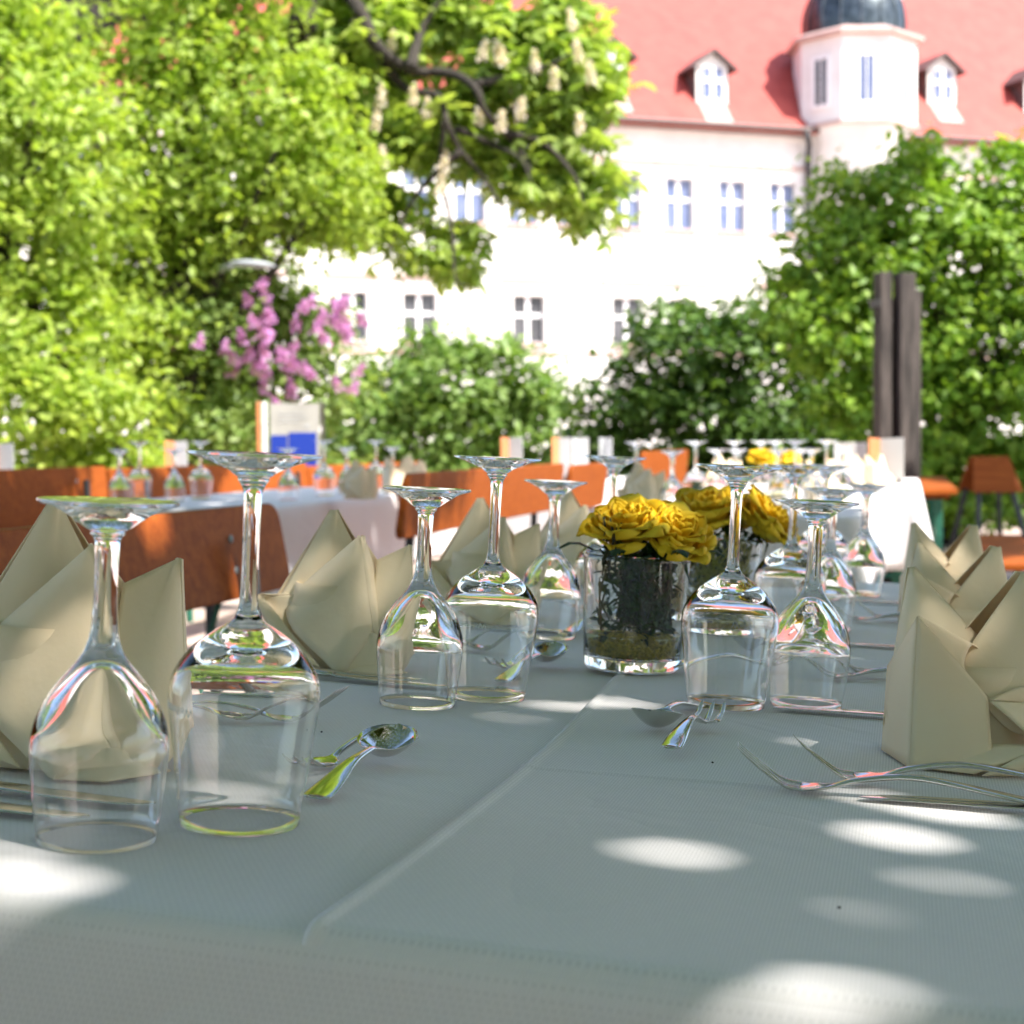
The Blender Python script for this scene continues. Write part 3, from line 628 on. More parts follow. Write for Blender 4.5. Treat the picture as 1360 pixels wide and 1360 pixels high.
# leaves: short, centred on their point so that the gaps stay open
def centred_leaves(name, P, size, m, parent):
    n = len(P); nrm = rng.normal(size=(n, 3))*.55 + np.array(S); nrm /= np.linalg.norm(nrm, axis=1)[:, None]
    d = rng.normal(size=(n, 3)); d -= nrm*(d*nrm).sum(1)[:, None]; d /= np.linalg.norm(d, axis=1)[:, None]; w = np.cross(nrm, d)
    sz = size*rng.uniform(.75, 1.2, n)[:, None]
    V = np.stack([P-d*sz*.5, P-d*sz*.1+w*sz*.3+nrm*sz*.05, P+d*sz*.5, P-d*sz*.1-w*sz*.3+nrm*sz*.05, P+d*sz*.3+w*sz*.2, P+d*sz*.3-w*sz*.2], 1)
    for hx, hy, hz, rx, ry in holes:        # drop any leaf that would reach into a gap
        t = (V[..., 2]-hz)/S.z; dx = V[..., 0]-(hx+S.x*t); dy = V[..., 1]-(hy+S.y*t)
        tc_ = (P[:, 2]-hz)/S.z; cx = P[:, 0]-(hx+S.x*tc_); cy_ = P[:, 1]-(hy+S.y*tc_)
        bad = (((dx/rx)**2+(dy/ry)**2) < 1).any(1) | (((cx/(rx+.008))**2+(cy_/(ry+.008))**2) < 1)
        # also the leaf's edges
        for (i, j) in ((0, 1), (1, 4), (4, 2), (2, 5), (5, 3), (3, 0), (0, 2), (1, 3), (4, 5)):
            for q in (.25, .5, .75):
                ex = dx[:, i]*(1-q)+dx[:, j]*q; ey = dy[:, i]*(1-q)+dy[:, j]*q
                bad |= ((ex/rx)**2+(ey/ry)**2) < 1
        V = V[~bad]; P = P[~bad]
    n = len(P); V = V - np.array(parent.matrix_world.translation)
    F = (np.array([[0, 1, 4, 2], [0, 2, 5, 3]])[None]+(np.arange(n)*6)[:, None, None]).reshape(-1, 4)
    me = bpy.data.meshes.new(name); me.vertices.add(n*6); me.vertices.foreach_set('co', V.reshape(-1))
    me.loops.add(F.size); me.loops.foreach_set('vertex_index', F.reshape(-1).astype(np.int32))
    me.polygons.add(len(F)); me.polygons.foreach_set('loop_start', np.arange(0, F.size, 4, dtype=np.int32)); me.update()
    a = me.attributes.new('leafvar', 'FLOAT', 'FACE'); a.data.foreach_set('value', np.repeat(rng.uniform(0, 1, n), 2).astype(np.float32))
    me.materials.append(m); o = bpy.data.objects.new(name, me); COL.objects.link(o); o.parent = parent; return o
centred_leaves('crown', CP, LS, M['canopy'], ot)
centred_leaves('crown_twig_leaves', FP, .055, M['canopy'], ot)
tl2 = Vector((10.5, 8.5, 0)); ot2 = empty('shade_caster_tree', 'unseen tree added right of the view to shade the shrubs and maple', 'tree', mw=Matrix.Translation(tl2))  # crown added out of view to darken the lower shrubs and maple
centred_leaves('crown', BP, .18, M['canopy'], ot2)
o2 = MB(); o2.tube([(0, 0, 0), (.1, 0, 2), (-.3, .2, 4.6), (-1.2, .5, 6.6)], [.34, .28, .22, .12], 12)
for q in ((-5, 2.5, 7.2), (-3, 4.5, 7.4), (-1, 3, 7.6), (-3.5, 0, 7.2), (.5, 1.5, 7.5)): o2.tube([tuple(p) for p in spline([(-.3, .2, 4.6), (q[0]*.5, q[1]*.5, 6.4), q], 9)], [.14*(1-i/10)+.01 for i in range(9)], 8)
o2.build('trunk', M['bark'], ot2, smooth=True)
ob = MB()
ob.tube([(0, 0, 0), (.05, .02, 1.5), (0, .1, 3.2), (-.2, .3, 5.0), (-.6, .8, 6.6)], [.34, .27, .24, .2, .12], 12)
for q in ((-2.5, 2.5, 6.5), (-1.0, 4.5, 6.6), (-4.0, 1.0, 6.4), (.5, 3, 6.8), (-3.2, 4.6, 6.7), (1.5, .5, 6.6)):
    ob.tube([tuple(p) for p in spline([(-.1, .2, 4.2), (q[0]*.4, q[1]*.4, 5.9), q], 9)], [.14*(1-i/10)+.01 for i in range(9)], 8)
ob.build('trunk', M['bark'], ot, smooth=True)

# unseen hedge added behind the camera to cut light on the cloth drop
bh = empty('light_block_hedge', 'unseen hedge added behind the camera to block low light', 'hedge', mw=Matrix.Translation((0, -6.5, 0)))
hp = np.stack([rng.uniform(-11, 9, 26000), rng.uniform(-.6, .6, 26000), rng.uniform(.02, 2.5, 26000)], 1)
leaf_mesh('crown', hp, .15, M['leafE'], bh, aspect=.7)
hb = MB()
for x in np.arange(-10.5, 9, 1.3): hb.tube([(x, 0, 0), (x+.1, .05, 1.5), (x, 0, 3.0)], [.05, .04, .015], 6)
hb.build('trunk', M['bark'], bh, smooth=True)

# ------------------------------------------------------------------ furniture
AX = math.atan2(.242, .970)              # the tables' long axis, turned to the right of the view
dv = Vector((math.sin(AX), math.cos(AX), 0)); nv = Vector((math.cos(AX), -math.sin(AX), 0))
def frame(x, y, z=0, yaw=0):             # local x = across (n), local y = along (d)
    return Matrix.Translation((x, y, z)) @ Matrix.Rotation(-AX+yaw, 4, 'Z')
def ns(n, s): p = nv*n + dv*s; return p.x, p.y

def beer_table(mw, W, L, H, label, group=None):
    t = empty('beer_table', label, 'table', group, mw)
    tb_ = MB()
    for i in range(3): tb_.box((i*W/3+.002, 0, H-.028), ((i+1)*W/3-.002, L, H))
    tb_.box((.03, .25, H-.06), (W-.03, .31, H-.0281)); tb_.box((.03, L-.31, H-.06), (W-.03, L-.25, H-.0281))
    tb_.build('tabletop', M['bench'], t, bevel=.004)
    for y in (.22, L-.26):
        l = MB()
        for x in (.06, W-.10): l.box((x, y, 0), (x+.035, y+.03, H-.0605))
        l.box((.0955, y+.002, .12), (W-.1005, y+.028, .15)); l.box((.0955, y+.002, H-.16), (W-.1005, y+.028, H-.13))
        l.build('leg', M['green'], t, bevel=.003)
        MB().tube([(W/2, y+.03, .17), (W/2, y+(.45 if y < L/2 else -.42), H-.07)], .011, 8).build('brace', M['green'], t, smooth=True)
    return t
def rounded_loop(W, L, r, n=10):
    P = []
    for cx, cy_, a0 in ((W-r, r, -90), (W-r, L-r, 0), (r, L-r, 90), (r, r, 180)):
        for i in range(n+1):
            a = R(a0+90*i/n); P.append((cx+r*math.cos(a), cy_+r*math.sin(a), math.cos(a), math.sin(a)))
    out = []
    for i, p in enumerate(P):
        q = P[(i+1) % len(P)]; d = math.hypot(q[0]-p[0], q[1]-p[1]); k = max(1, int(d/.03))
        for j in range(k):
            t = j/k; nx, ny = p[2]*(1-t)+q[2]*t, p[3]*(1-t)+q[3]*t; l = math.hypot(nx, ny) or 1
            out.append((p[0]*(1-t)+q[0]*t, p[1]*(1-t)+q[1]*t, nx/l, ny/l))
    return out
def drape(mb, W, L, z, drop, seed=0, amp=.02, r=.012, steps=9):
    P = rounded_loop(W, L, .03); n = len(P); rnd = random.Random(seed)
    ph = [rnd.uniform(0, 6.28) for _ in range(5)]; fr = [rnd.uniform(5, 9), rnd.uniform(11, 17), rnd.uniform(20, 28)]
    k0 = len(mb.v); s = 0; ss = []
    for i in range(n):
        ss.append(s); q = P[(i+1) % n]; s += math.hypot(q[0]-P[i][0], q[1]-P[i][1])
    mb.v.append((W/2, L/2, z)); rings = []
    prof = [(-.02, 0), (0, 0), (r*.4, -r*.1), (r*.75, -r*.4), (r, -r)] + [(r, -r-(drop-r)*(j+1)/steps) for j in range(steps)]
    for o_, dz in prof:
        ring = []; t = max(0, -dz-r)/drop
        for i, (x, y, nx, ny) in enumerate(P):
            u = ss[i]/s*2*math.pi; ln = ss[i]
            w = (math.sin(ln*fr[0]+ph[0])+.7*math.sin(ln*fr[1]+ph[1])+.35*math.sin(ln*fr[2]+ph[2]))
            corner = abs(nx*ny)*2
            o2 = o_ + amp*t*(w*.8+1.0) + .06*corner*t
            ring.append(len(mb.v)); mb.v.append((x+nx*o2, y+ny*o2, z+dz - corner*t*.05))
        rings.append(ring)
    for i in range(n): mb.f.append((k0, rings[0][i], rings[0][(i+1) % n]))
    for a, b in zip(rings, rings[1:]):
        for i in range(n):
            j = (i+1) % n; mb.f.append((a[i], b[i], b[j], a[j]))
def tablecloth(mw, W, L, H, label, drop=.28, seed=0, amp=.02):
    mb = MB(); drape(mb, W+.012, L+.012, H+.004, drop, seed, amp)
    o = mb.build('tablecloth', M['cloth'], None, smooth=True, solid=.0012)
    o.matrix_world = mw @ Matrix.Translation((-.006, -.006, 0)); return tag(o, label, 'tablecloth', 'white tablecloths')
def bench(x, y, n_side, L, zt, zb, label, m='bench', lean=.03, group='wooden benches with backrests', yaw=0):
    """backrest plane begins at (x,y) and runs away along the tables' axis; n_side=+1: the seat lies to the right of it"""
    b = empty('garden_bench', label, 'bench', group, frame(x, y, 0, yaw))
    h = zt-zb; rr = .035 if x > -1 else .012; poly = []
    for cx, cz, a0 in ((L-rr, zb+rr, -90), (L-rr, zt-rr, 0), (rr, zt-rr, 90), (rr, zb+rr, 180)):
        for i in range(6):
            a = R(a0+90*i/5); poly.append((cx+rr*math.cos(a), cz+rr*math.sin(a)))
    mb = MB()
    mx = Matrix(((0, 1, 0, 0), (1, 0, 0, 0), (0, 0, 1, 0), (0, 0, 0, 1)))   # prism x->y, y->x
    k = len(mb.v); mb.prism(poly, -.012, .012, mx)
    for i in range(k, len(mb.v)):
        vx, vy, vz = mb.v[i]; mb.v[i] = (vx+n_side*lean*(zt-vz)/max(h, .01), vy, vz)
    mb.build('backrest', M[m], b, bevel=.004)
    s = n_side; st = MB(); xs = sorted((s*.09, s*.36)); st.box((xs[0], 0, .43), (xs[1], L, .458)); st.build('seat', M[m], b, bevel=.006)
    for yy in (.22, L-.26):
        l = MB()
        for xx in (.10, .32): l.box((min(s*xx, s*(xx+.035)), yy, 0), (max(s*xx, s*(xx+.035)), yy+.03, .4295))
        l.tube([(s*.12, yy+.015, .40), (s*.075, yy+.015, .52), (s*(lean+.03), yy+.015, zt-.05)], .014, 8)
        l.box((min(s*.10, s*.355), yy+.032, .40), (max(s*.10, s*.355), yy+.05, .4295))
        l.build('leg', M['black'], b)
        for zz in (zb+.05, zt-.055):
            xo = s*(.013+lean*(zt-zz)/h)
            MB().lathe([(0, .003), (.006, .0025), (.008, 0), (0, 0)], 12, Matrix.Translation((xo, yy+.015, zz)) @ Matrix.Rotation(s*math.pi/2, 4, 'Y')).build('bolt', M['lampgrey'], b)
    return b

# near table with its two overlapping cloths
T1W, T1L = .73, 2.212
x0, y0 = ns(-.62, .640)
T1 = MT @ Matrix.Translation((x0, y0, 0)) @ Matrix.Rotation(-AX, 4, 'Z')   # origin at the near left corner of the top, z=0 at the cloth's surface
beer_table(Matrix.Translation((0, 0, 0)) @ T1 @ Matrix.Translation((0, 0, -.76)), T1W, T1L, .752, 'nearest beer table, hidden under the white cloths with the glasses')
mb = MB(); drape(mb, T1W+.012, T1L+.012, -.0005, .34, 3, .008, r=.013)
o = mb.build('tablecloth', M['cloth'], None, smooth=True, solid=.0008); o.matrix_world = T1 @ Matrix.Translation((-.006, -.006, 0))
tag(o, 'white cloth on the left half of the nearest table, under the other cloth', 'tablecloth', 'white tablecloths')
# upper cloth: from the seam to the right edge, hanging at the near and right sides
SEAM = .62-.255
def fold(t, e, r):                       # distance along cloth past the edge -> (outward, down)
    if t <= e: return t, 0.0
    a = (t-e)/r
    if a < math.pi/2: return e+r*math.sin(a), r*(1-math.cos(a))
    return e+r, r+(t-e-r*math.pi/2)
rr_ = .014
us = list(np.linspace(0, .02, 11))+list(np.linspace(.03, T1W-SEAM-.02, 28))+list(np.linspace(T1W-SEAM-.01, T1W-SEAM+.04, 12))+list(np.linspace(T1W-SEAM+.06, T1W-SEAM+.34, 10))
vs_ = list(np.linspace(-.36, -.05, 14))+list(np.linspace(-.04, .02, 16))+list(np.linspace(.04, .32, 12))+list(np.linspace(.335, .385, 21))+list(np.linspace(.40, T1L-.02, 56))
rows = []
for v in vs_:
    row = []
    for u in us:
        ox, dx_ = fold(u, T1W-SEAM-.002, rr_)
        oy, dy_ = fold(-v, .002, rr_); oy = -oy
        skew = .012*math.sin(v*4+.5)
        z = .0022 - dx_ - dy_ + (.0012*math.exp(-((v-.36-.01*math.sin(u*9))/.0035)**2)*(dx_ == 0) + .0018*math.exp(-((u-.003)/.0035)**2) if dy_ < .03 else 0)
        hang = max(0, dy_-.01)/.34
        oy -= hang*(.010*math.sin(u*26+1)+.006*math.sin(u*61)+.008)
        oy -= .010*math.exp(-((u-.018)/.014)**2)*min(1, hang*2.2)**1.6
        z += .0007*math.sin(u*19+v*3)*math.sin(v*11)*(dy_ == 0)*(dx_ == 0)
        hangx = max(0, dx_-.02)/.34; ox += hangx*(.012*math.sin(v*23)+.01)
        x = SEAM+ox+(skew if u < .05 else skew*max(0, 1-(u-.05)/.2))*(1 if v > 0 else 1)
        row.append((x, oy, z))
    rows.append(row)
mb = MB(); mb.grid(rows); o = mb.build('tablecloth', M['cloth'], None, smooth=True, solid=.0009); o.matrix_world = T1
tag(o, 'white cloth on the right half of the nearest table, its edge running over the seam', 'tablecloth', 'white tablecloths')

# second table, left, parallel
T2P = (-.762-.73*nv.x, 4.85-.73*nv.y)
beer_table(frame(*T2P), .73, 2.2, .79, 'beer table under the white cloth behind the near left bench')
tablecloth(frame(*T2P), .73, 2.2, .79, 'white cloth hanging from the second table, behind the near left bench', seed=5, amp=.012)
# next table in the near table's row, and the one behind it
T4P = (.915-.73*nv.x, 4.22-.73*nv.y)
beer_table(frame(*T4P), .73, 2.1, .775, 'beer table under a white cloth right behind the nearest table')
tablecloth(frame(*T4P), .73, 2.1, .775, 'white cloth on the table right behind the nearest one', seed=9, amp=.012)
T3P = (1.63-.73*nv.x, 6.36-.73*nv.y)
beer_table(frame(*T3P), .73, 1.3, .795, 'short beer table under the sunlit white cloth left of the bare orange table')
tablecloth(frame(*T3P), .73, 1.3, .795, 'sunlit white cloth with deep folds left of the bare orange table', seed=14, amp=.03, drop=.34)
beer_table(frame(2.13-.5*nv.x, 7.55-.5*nv.y), .5, 2.6, .75, 'bare orange beer table with green legs right of the sunlit cloth')
T7P = (.36-.73*nv.x, 7.6-.73*nv.y)
beer_table(frame(*T7P), .73, 2.2, .77, 'beer table with white cloth behind the brown bench in the middle')
tablecloth(frame(*T7P), .73, 2.2, .77, 'white cloth behind the brown bench in the middle of the garden', seed=19)
T8P = (-2.25-.73*nv.x, 6.7-.73*nv.y)
beer_table(frame(*T8P), .73, 2.4, .77, 'beer table with white cloth beyond the left row of benches')
tablecloth(frame(*T8P), .73, 2.4, .77, 'white cloth beyond the left row of benches', seed=23)

def bx_(n, t): return ((n+.242*t)/.97, t)
L1 = 2.2
s_end = (-1.18, 3.05)                    # far end of the near left bench
xe, te = bx_(-1.18, 3.03)
bench(xe-L1*dv.x, te-L1*dv.y, 1, L1, .872, .712, 'brown shaded bench backrest behind the two nearest napkins')
xb, tb2 = bx_(-1.41, 4.6)
bench(xb, tb2, -1, 2.15, .898, .705, 'brown bench whose rounded end overlaps the second table cloth')
xb, tb2 = bx_(-1.41, 6.85); bench(xb, tb2, -1, .85, .888, .68, 'short sunlit orange bench just left of the yellow roses')
xb, tb2 = bx_(-3.17, 4.3); bench(xb, tb2, 1, 2.2, .905, .60, 'brownish bench with a sunlit top edge at the far left')
xb, tb2 = bx_(-3.17, 6.47); bench(xb, tb2, 1, 2.18, .895, .60, 'sunlit orange bench behind the left laid table')
xb, tb2 = bx_(-3.17, 8.62); bench(xb, tb2, 1, 2.1, .87, .60, 'orange bench behind the gathered napkins, furthest of the left row')
xb, tb2 = bx_(-1.55, 9.6); bench(xb, tb2, -1, 2.0, .93, .62, 'dark brown bench top beyond the middle bench')
# backless bench at the right edge
bb = empty('beer_bench', 'backless orange beer bench at the right edge beside the napkins', 'bench', None, frame(2.06, 6.75))
MB().box((0, 0, .42), (.26, 2.2, .45)).build('seat', M['bench'], bb, bevel=.005)
for yy in (.25, 1.9):
    l = MB()
    for xx in (.02, .205): l.box((xx, yy, 0), (xx+.035, yy+.03, .4195))
    l.box((.056, yy+.002, .1), (.204, yy+.028, .13)); l.build('leg', M['green'], bb)
# A-frame board
p = at(1302, 640, 11.6)
ab = empty('easel_board', 'brown easel board with dark legs standing in the shade at the right edge', 'board', None, frame(p.x-.06, 11.6, 0, R(20)))
for s in (-1, 1):
    mb = MB(); mb.add([(0, s*.02, .86), (.26, s*.02, .86), (.32, s*.14, .60), (-.05, s*.14, .60), (0, s*.04, .86), (.26, s*.04, .86), (.32, s*.16, .60), (-.05, s*.16, .60)],
        [(0,1,2,3),(4,7,6,5),(0,4,5,1),(1,5,6,2),(2,6,7,3),(3,7,4,0)]); mb.build('panel', M['bench'], ab)
for x, dx in ((.0, -.08), (.25, .10)):
    for s in (-1, 1): MB().tube([(x, s*.12, .62), (x+dx, s*.30, 0)], .018, 6).build('leg', M['black'], ab)
# weathered post of upright beams
p = at(1191, 600, 10.0)
post = empty('timber_post', 'weathered grey post of upright beams in front of the maple tree', 'post', None, Matrix.Translation((p.x, 10.0, 0)) @ Matrix.Rotation(R(12), 4, 'Z'))
ztop = at(1191, 362, 10).z
MB().box((-.135, -.05, 0), (-.055, .06, ztop)).build('beam', M['oldwood'], post, bevel=.006)
MB().box((-.018, -.09, 0), (.085, .02, ztop-.01)).build('beam', M['oldwood'], post, bevel=.006)
MB().box((.095, -.045, 0), (.145, .07, ztop-.11)).build('beam', M['oldwood'], post, bevel=.006)
MB().box((-.054, .03, 0), (.09, .12, ztop-.16)).build('beam', M['oldwood'], post, bevel=.006)
cl = MB(); cl.box((-.15, -.055, ztop-.22), (-.138, .075, ztop-.17))
for z in (ztop-.3, ztop-.8): cl.tube([(-.145, 0, z), (.15, 0, z)], .012, 8)
cl.build('bolt', M['black'], post)
# street lamp among the trees
p = at(335, 352, 11.0)
sp_ = empty('street_lamp', 'pale grey street lamp head reaching out between the trees above the lilac', 'street lamp', None, Matrix.Translation((p.x-.62, 13.0, 0)))
mb = MB(); mb.tube([tuple(q) for q in spline([(0, 0, 0), (0, 0, p.z-.3), (0, -.2, p.z-.02), (.2, -1.1, p.z+.04), (.46, -1.9, p.z+.01)], 24)], [.05-.0014*i for i in range(24)], 10); mb.build('mast', M['lampgrey'], sp_, smooth=True)
mb = MB()
mb.lathe([(0, .035), (.03, .032), (.06, .018), (.07, 0), (.05, -.016), (0, -.022)], 24, Matrix.Translation((.62, -2.0, p.z)) @ Matrix.Rotation(R(4), 4, 'Y') @ Matrix.Diagonal((2.4, 1.3, 1, 1))); mb.build('lamp_head', M['lampgrey'], sp_, smooth=True)
# menu board behind the left table
p = at(386, 560, 9.3)
ms = empty('menu_board', 'white notice board with blue lower field between pale posts below the lilac', 'sign', None, Matrix.Translation((p.x, 9.3, 0)) @ Matrix.Rotation(R(6), 4, 'Z'))
zt = at(386, 536, 9.3).z
pn = MB().box((-.12, -.012, .52), (.17, .012, zt)).build('panel', M['board'], ms)
MB().box((-.115, -.016, .60), (-.02, -.0125, zt-.185)).build('blue_field', M['blue'], pn)
MB().box((-.012, -.016, .60), (.15, -.0125, zt-.17)).build('blue_field', M['blue'], pn)
g = MB()
for k, w in enumerate((.15, .17, .12)): g.box((-.07, -.015, zt-.06-.025*k), (-.07+w, -.0125, zt-.055-.025*k))
g.box((.08, -.015, zt-.14), (.11, -.0125, zt-.125)); g.build('print', M['greyprint'], pn)
for x, w, m in ((-.165, .028, 'white'), (-.195, .022, 'menu_orange'), (.178, .02, 'oldwood')):
    MB().box((x, -.02, 0), (x+w, .02, zt+.01)).build('post', M[m], ms, bevel=.003)

# ------------------------------------------------------------------ glasses
BIG = [(.0325, 0), (.0345, .018), (.0368, .035), (.0391, .052), (.0404, .063), (.0407, .0700), (.0401, .0768), (.0380, .0832), (.0335, .0905), (.0265, .0980), (.0180, .1043), (.0115, .1084), (.0078, .1115)]
BIGS = [(.0064, .1142), (.0052, .1185), (.0047, .128), (.0045, .145), (.0046, .165), (.0050, .178), (.0062, .1830)]
BIGF = [(.0085, .1865), (.0085, .1880), (.0130, .1912), (.0200, .1945), (.0280, .1975), (.0345, .1994), (.0364, .2002), (.0368, .2009), (.0364, .2015), (.030, .2013), (.018, .2008), (.006, .2004), (0, .2003)]
BIGI = [(.0, .0950), (.010, .0946), (.018, .0936), (.0250, .0915), (.0310, .0880), (.0355, .0835), (.0388, .0775), (.0399, .0700), (.0397, .062), (.0385, .052), (.0363, .035), (.03415, .018), (.03228, 0.0)]
SM = [(.0303, 0), (.0322, .016), (.0339, .032), (.0349, .044), (.0346, .052), (.0328, .061), (.0295, .0695), (.0245, .078), (.0185, .0855), (.0135, .0915), (.0100, .097)]
SMS = [(.0082, .102), (.0068, .108), (.0061, .118), (.0059, .132), (.0062, .148), (.0068, .1545)]
SMF = [(.0088, .1570), (.0085, .1585), (.0120, .1605), (.0175, .1645), (.0235, .1685), (.030, .1713), (.0342, .1722), (.0354, .1728), (.0356, .1738), (.0348, .1744), (.028, .1742), (.016, .1736), (.005, .1732), (0, .1731)]
SMI = [(.0, .0900), (.0035, .0893), (.008, .0860), (.0145, .0790), (.0217, .0705), (.0275, .0630), (.0319, .0555), (.0341, .0480), (.0344, .0430), (.0335, .032), (.0319, .016), (.03008, .0)]
def smooth_prof(p, n): return [(max(0, a[0]) if i < n-1 else p[-1][0], a[1]) for i, a in enumerate(spline([(r, z) for r, z in p], n))]
def make_glass(name, out, stem, foot, inn, seg=64):
    g = empty(name)
    oo = smooth_prof(out, 34); ii = smooth_prof(inn, 34)
    mb = MB(); mb.lathe(ii+[(oo[0][0]-.0002, -.00012)]+oo+[stem[0]], seg)
    mb.build('bowl', M['glass'], g, smooth=True)
    ss = smooth_prof(stem+[foot[0]], 16); MB().lathe(ss, seg).build('stem', M['glass'], g, smooth=True)
    ft = foot; MB().lathe(ft, seg).build('foot', M['glass'], g, smooth=True)
    return g
def etch(g, rad, z, height, start):
    cu = bpy.data.curves.new('lettering', 'FONT'); cu.body = 'Weihenstephan'; cu.size = height*1.35; cu.extrude = 0; cu.resolution_u = 2
    tmp = bpy.data.objects.new('lettering_tmp', cu); COL.objects.link(tmp)
    bpy.context.view_layer.update()
    me = bpy.data.meshes.new_from_object(tmp.evaluated_get(bpy.context.evaluated_depsgraph_get())); bpy.data.objects.remove(tmp)
    for v in me.vertices:                 # upside down, wrapped round the bowl
        a = start + v.co.x/rad; zz = z - v.co.y
        v.co = (-rad*math.sin(a)*-1 if False else rad*math.sin(-a)*1.0, -rad*math.cos(a), zz)
    return link('lettering', me, M['etch'], g, smooth=False)
def glass_at(src, x, y, label, group, yaw=0, first=[], base=MT, dz=.0006):
    g = src if src not in first else copy_tree(src)
    if src not in first: first.append(src)
    g.matrix_world = base @ Matrix.Translation((x, y, dz)) @ Matrix.Rotation(yaw, 4, 'Z')
    g['label'] = label; g['category'] = 'wine glass'; g['group'] = group
    return g
big = make_glass('wine_glass', BIG, BIGS, BIGF, BIGI); small = make_glass('wine_glass', SM, SMS, SMF, SMI)
etch(big, .04085, .0665, .0052, 0.0)
GB, GS = 'upturned glasses on the nearest table', 'upturned glasses on the nearest table'
def yw(deg): return R(deg)
near = [
 (small, 128, 1115, 'upturned tulip wine glass at the left edge, nearest to the camera, a napkin behind it', 0),
 (big, 318, 1093, 'tallest looking upturned wide wine glass in the left foreground, second from the left edge', -30),
 (small, 554, 936, 'upturned tulip wine glass with its foot before the end of the brown bench', 0),
 (big, 646, 926, 'upturned wide wine glass with white lettering behind the second tulip glass', -3),
 (small, 728, 846, 'small upturned tulip wine glass just left of the front rose vase', 0),
 (big, 805, 838, 'upturned wide wine glass mostly hidden behind the front rose vase', 120),
 (big, 963, 941, 'upturned wide wine glass just right of the front rose vase, a dessert fork before it', 170),
 (small, 1070, 941, 'upturned tulip wine glass with a knife handle at its rim, right of the roses', 0),
 (big, 1044, 859, 'upturned wide wine glass half hidden behind the right tulip glass', 200),
 (small, 1096, 840, 'upturned tulip wine glass behind the stem of the right tulip glass', 0),
 (big, 1088, 795, 'furthest upturned wide wine glass on the nearest table', 90),
 (small, 1143, 793, 'furthest upturned tulip wine glass on the nearest table, before the sunlit cloth', 0)]
for src, px, py, lab, yd in near:
    x, y = tp(px, py); glass_at(src, x, y, lab, GB, R(yd), dz=.0006 if px < 800 else .0034)
# glasses on the tables further back (upright frames)
def flat(z): return Matrix.Translation((0, 0, z))
def far_glass(src, px, py_foot, Y, z, lab, grp):
    p = at(px, py_foot, Y); glass_at(src, p.x, Y, lab, grp, R(90), base=flat(z), dz=.0)
ZB = .784
g4 = 'upturned glasses on the table behind'
cluster = [(big, 845, 4.95, 'wide glass above the left end of the roses, left of all the others'), (small, 893, 4.55, 'nearest tulip glass of the cluster, above the front roses'), (big, 924, 5.0, 'wide glass left of the foot of the big foreground glass'),
  (small, 952, 5.45, 'tulip glass whose foot shows just left of the foreground glass foot'), (big, 976, 5.6, 'wide glass directly above the foreground glass foot'), (small, 979, 5.25, 'tulip glass just below that wide foot, above the foreground glass foot'),
  (big, 1011, 5.2, 'wide glass beside the left yellow rose on the table behind'), (big, 1030, 5.75, 'wide glass between the two yellow roses on the table behind'), (small, 1034, 4.9, 'tulip glass in front of the two far yellow roses'),
  (big, 1057, 4.75, 'wide glass at the right side of the far yellow roses'), (small, 1063, 5.35, 'tulip glass half hidden right of the far roses'), (small, 1078, 5.0, 'tulip glass in the gap right of the far roses'),
  (big, 1098, 5.1, 'rightmost wide glass of the cluster, tallest foot beside the grey menu card'), (small, 1119, 5.6, 'rightmost tulip glass of the cluster, below the grey menu cards')]
for k, px, Y, lab in cluster: far_glass(k, px, 590, Y, ZB-.001, lab, g4)
g2 = 'upturned glasses on the second table'
for k, px, Y, lab in ((small, 158, 5.25, 'leftmost upturned tulip glass on the second table, before the brownish bench'), (big, 185, 5.6, 'leftmost tall upturned glass on the second table, left of the white menu card'),
                      (small, 231, 5.3, 'upturned tulip glass before the white menu card on the left'), (big, 266, 5.5, 'upturned tall glass just left of the foreground glass foot, on the second table'),
                      (small, 382, 5.3, 'upturned tulip glass below the menu board on the second table'), (big, 430, 5.75, 'tall upturned glass right of the blue notice field'),
                      (small, 460, 6.0, 'upturned tulip glass above the grey shaded napkin'), (big, 499, 6.35, 'tall upturned glass behind the grey shaded napkin'), (small, 521, 6.15, 'upturned tulip glass left of the sunlit gathered napkins')):
    far_glass(k, px, 590, Y, .7985, lab, g2)

# ------------------------------------------------------------------ napkins
def cone(mb, apex, base, tip=.006, nu=26, nv_=12, sag=.0, tipdir=None):
    B = spline(base, nu); A = np.array(apex, float); c = np.mean(np.array(B), axis=0)
    rows = []
    for j in range(nv_+1):
        v = (j/nv_)
        row = []
        for i, b in enumerate(B):
            e = b-c; l = np.linalg.norm(e) or 1
            a = A + e/l*tip*np.array([1, 1, .15])
            p = a*(1-v)+b*v
            ctr = A*(1-v)+c*v
            if sag: p = p + (ctr-p)*sag*math.sin(math.pi*v)
            row.append(p)
        rows.append(row)
    mb.grid(rows)
def patch(mb, a, b, c, d, bulge=(0, 0, 0), n=12):     # bilinear sheet a-b-c-d with a bulge
    a, b, c, d, g = (np.array(q, float) for q in (a, b, c, d, bulge))
    mb.grid([[(a*(1-u)+b*u)*(1-v)+(d*(1-u)+c*u)*v + g*16*u*(1-u)*v*(1-v) for u in np.linspace(0, 1, n)] for v in np.linspace(0, 1, n)])
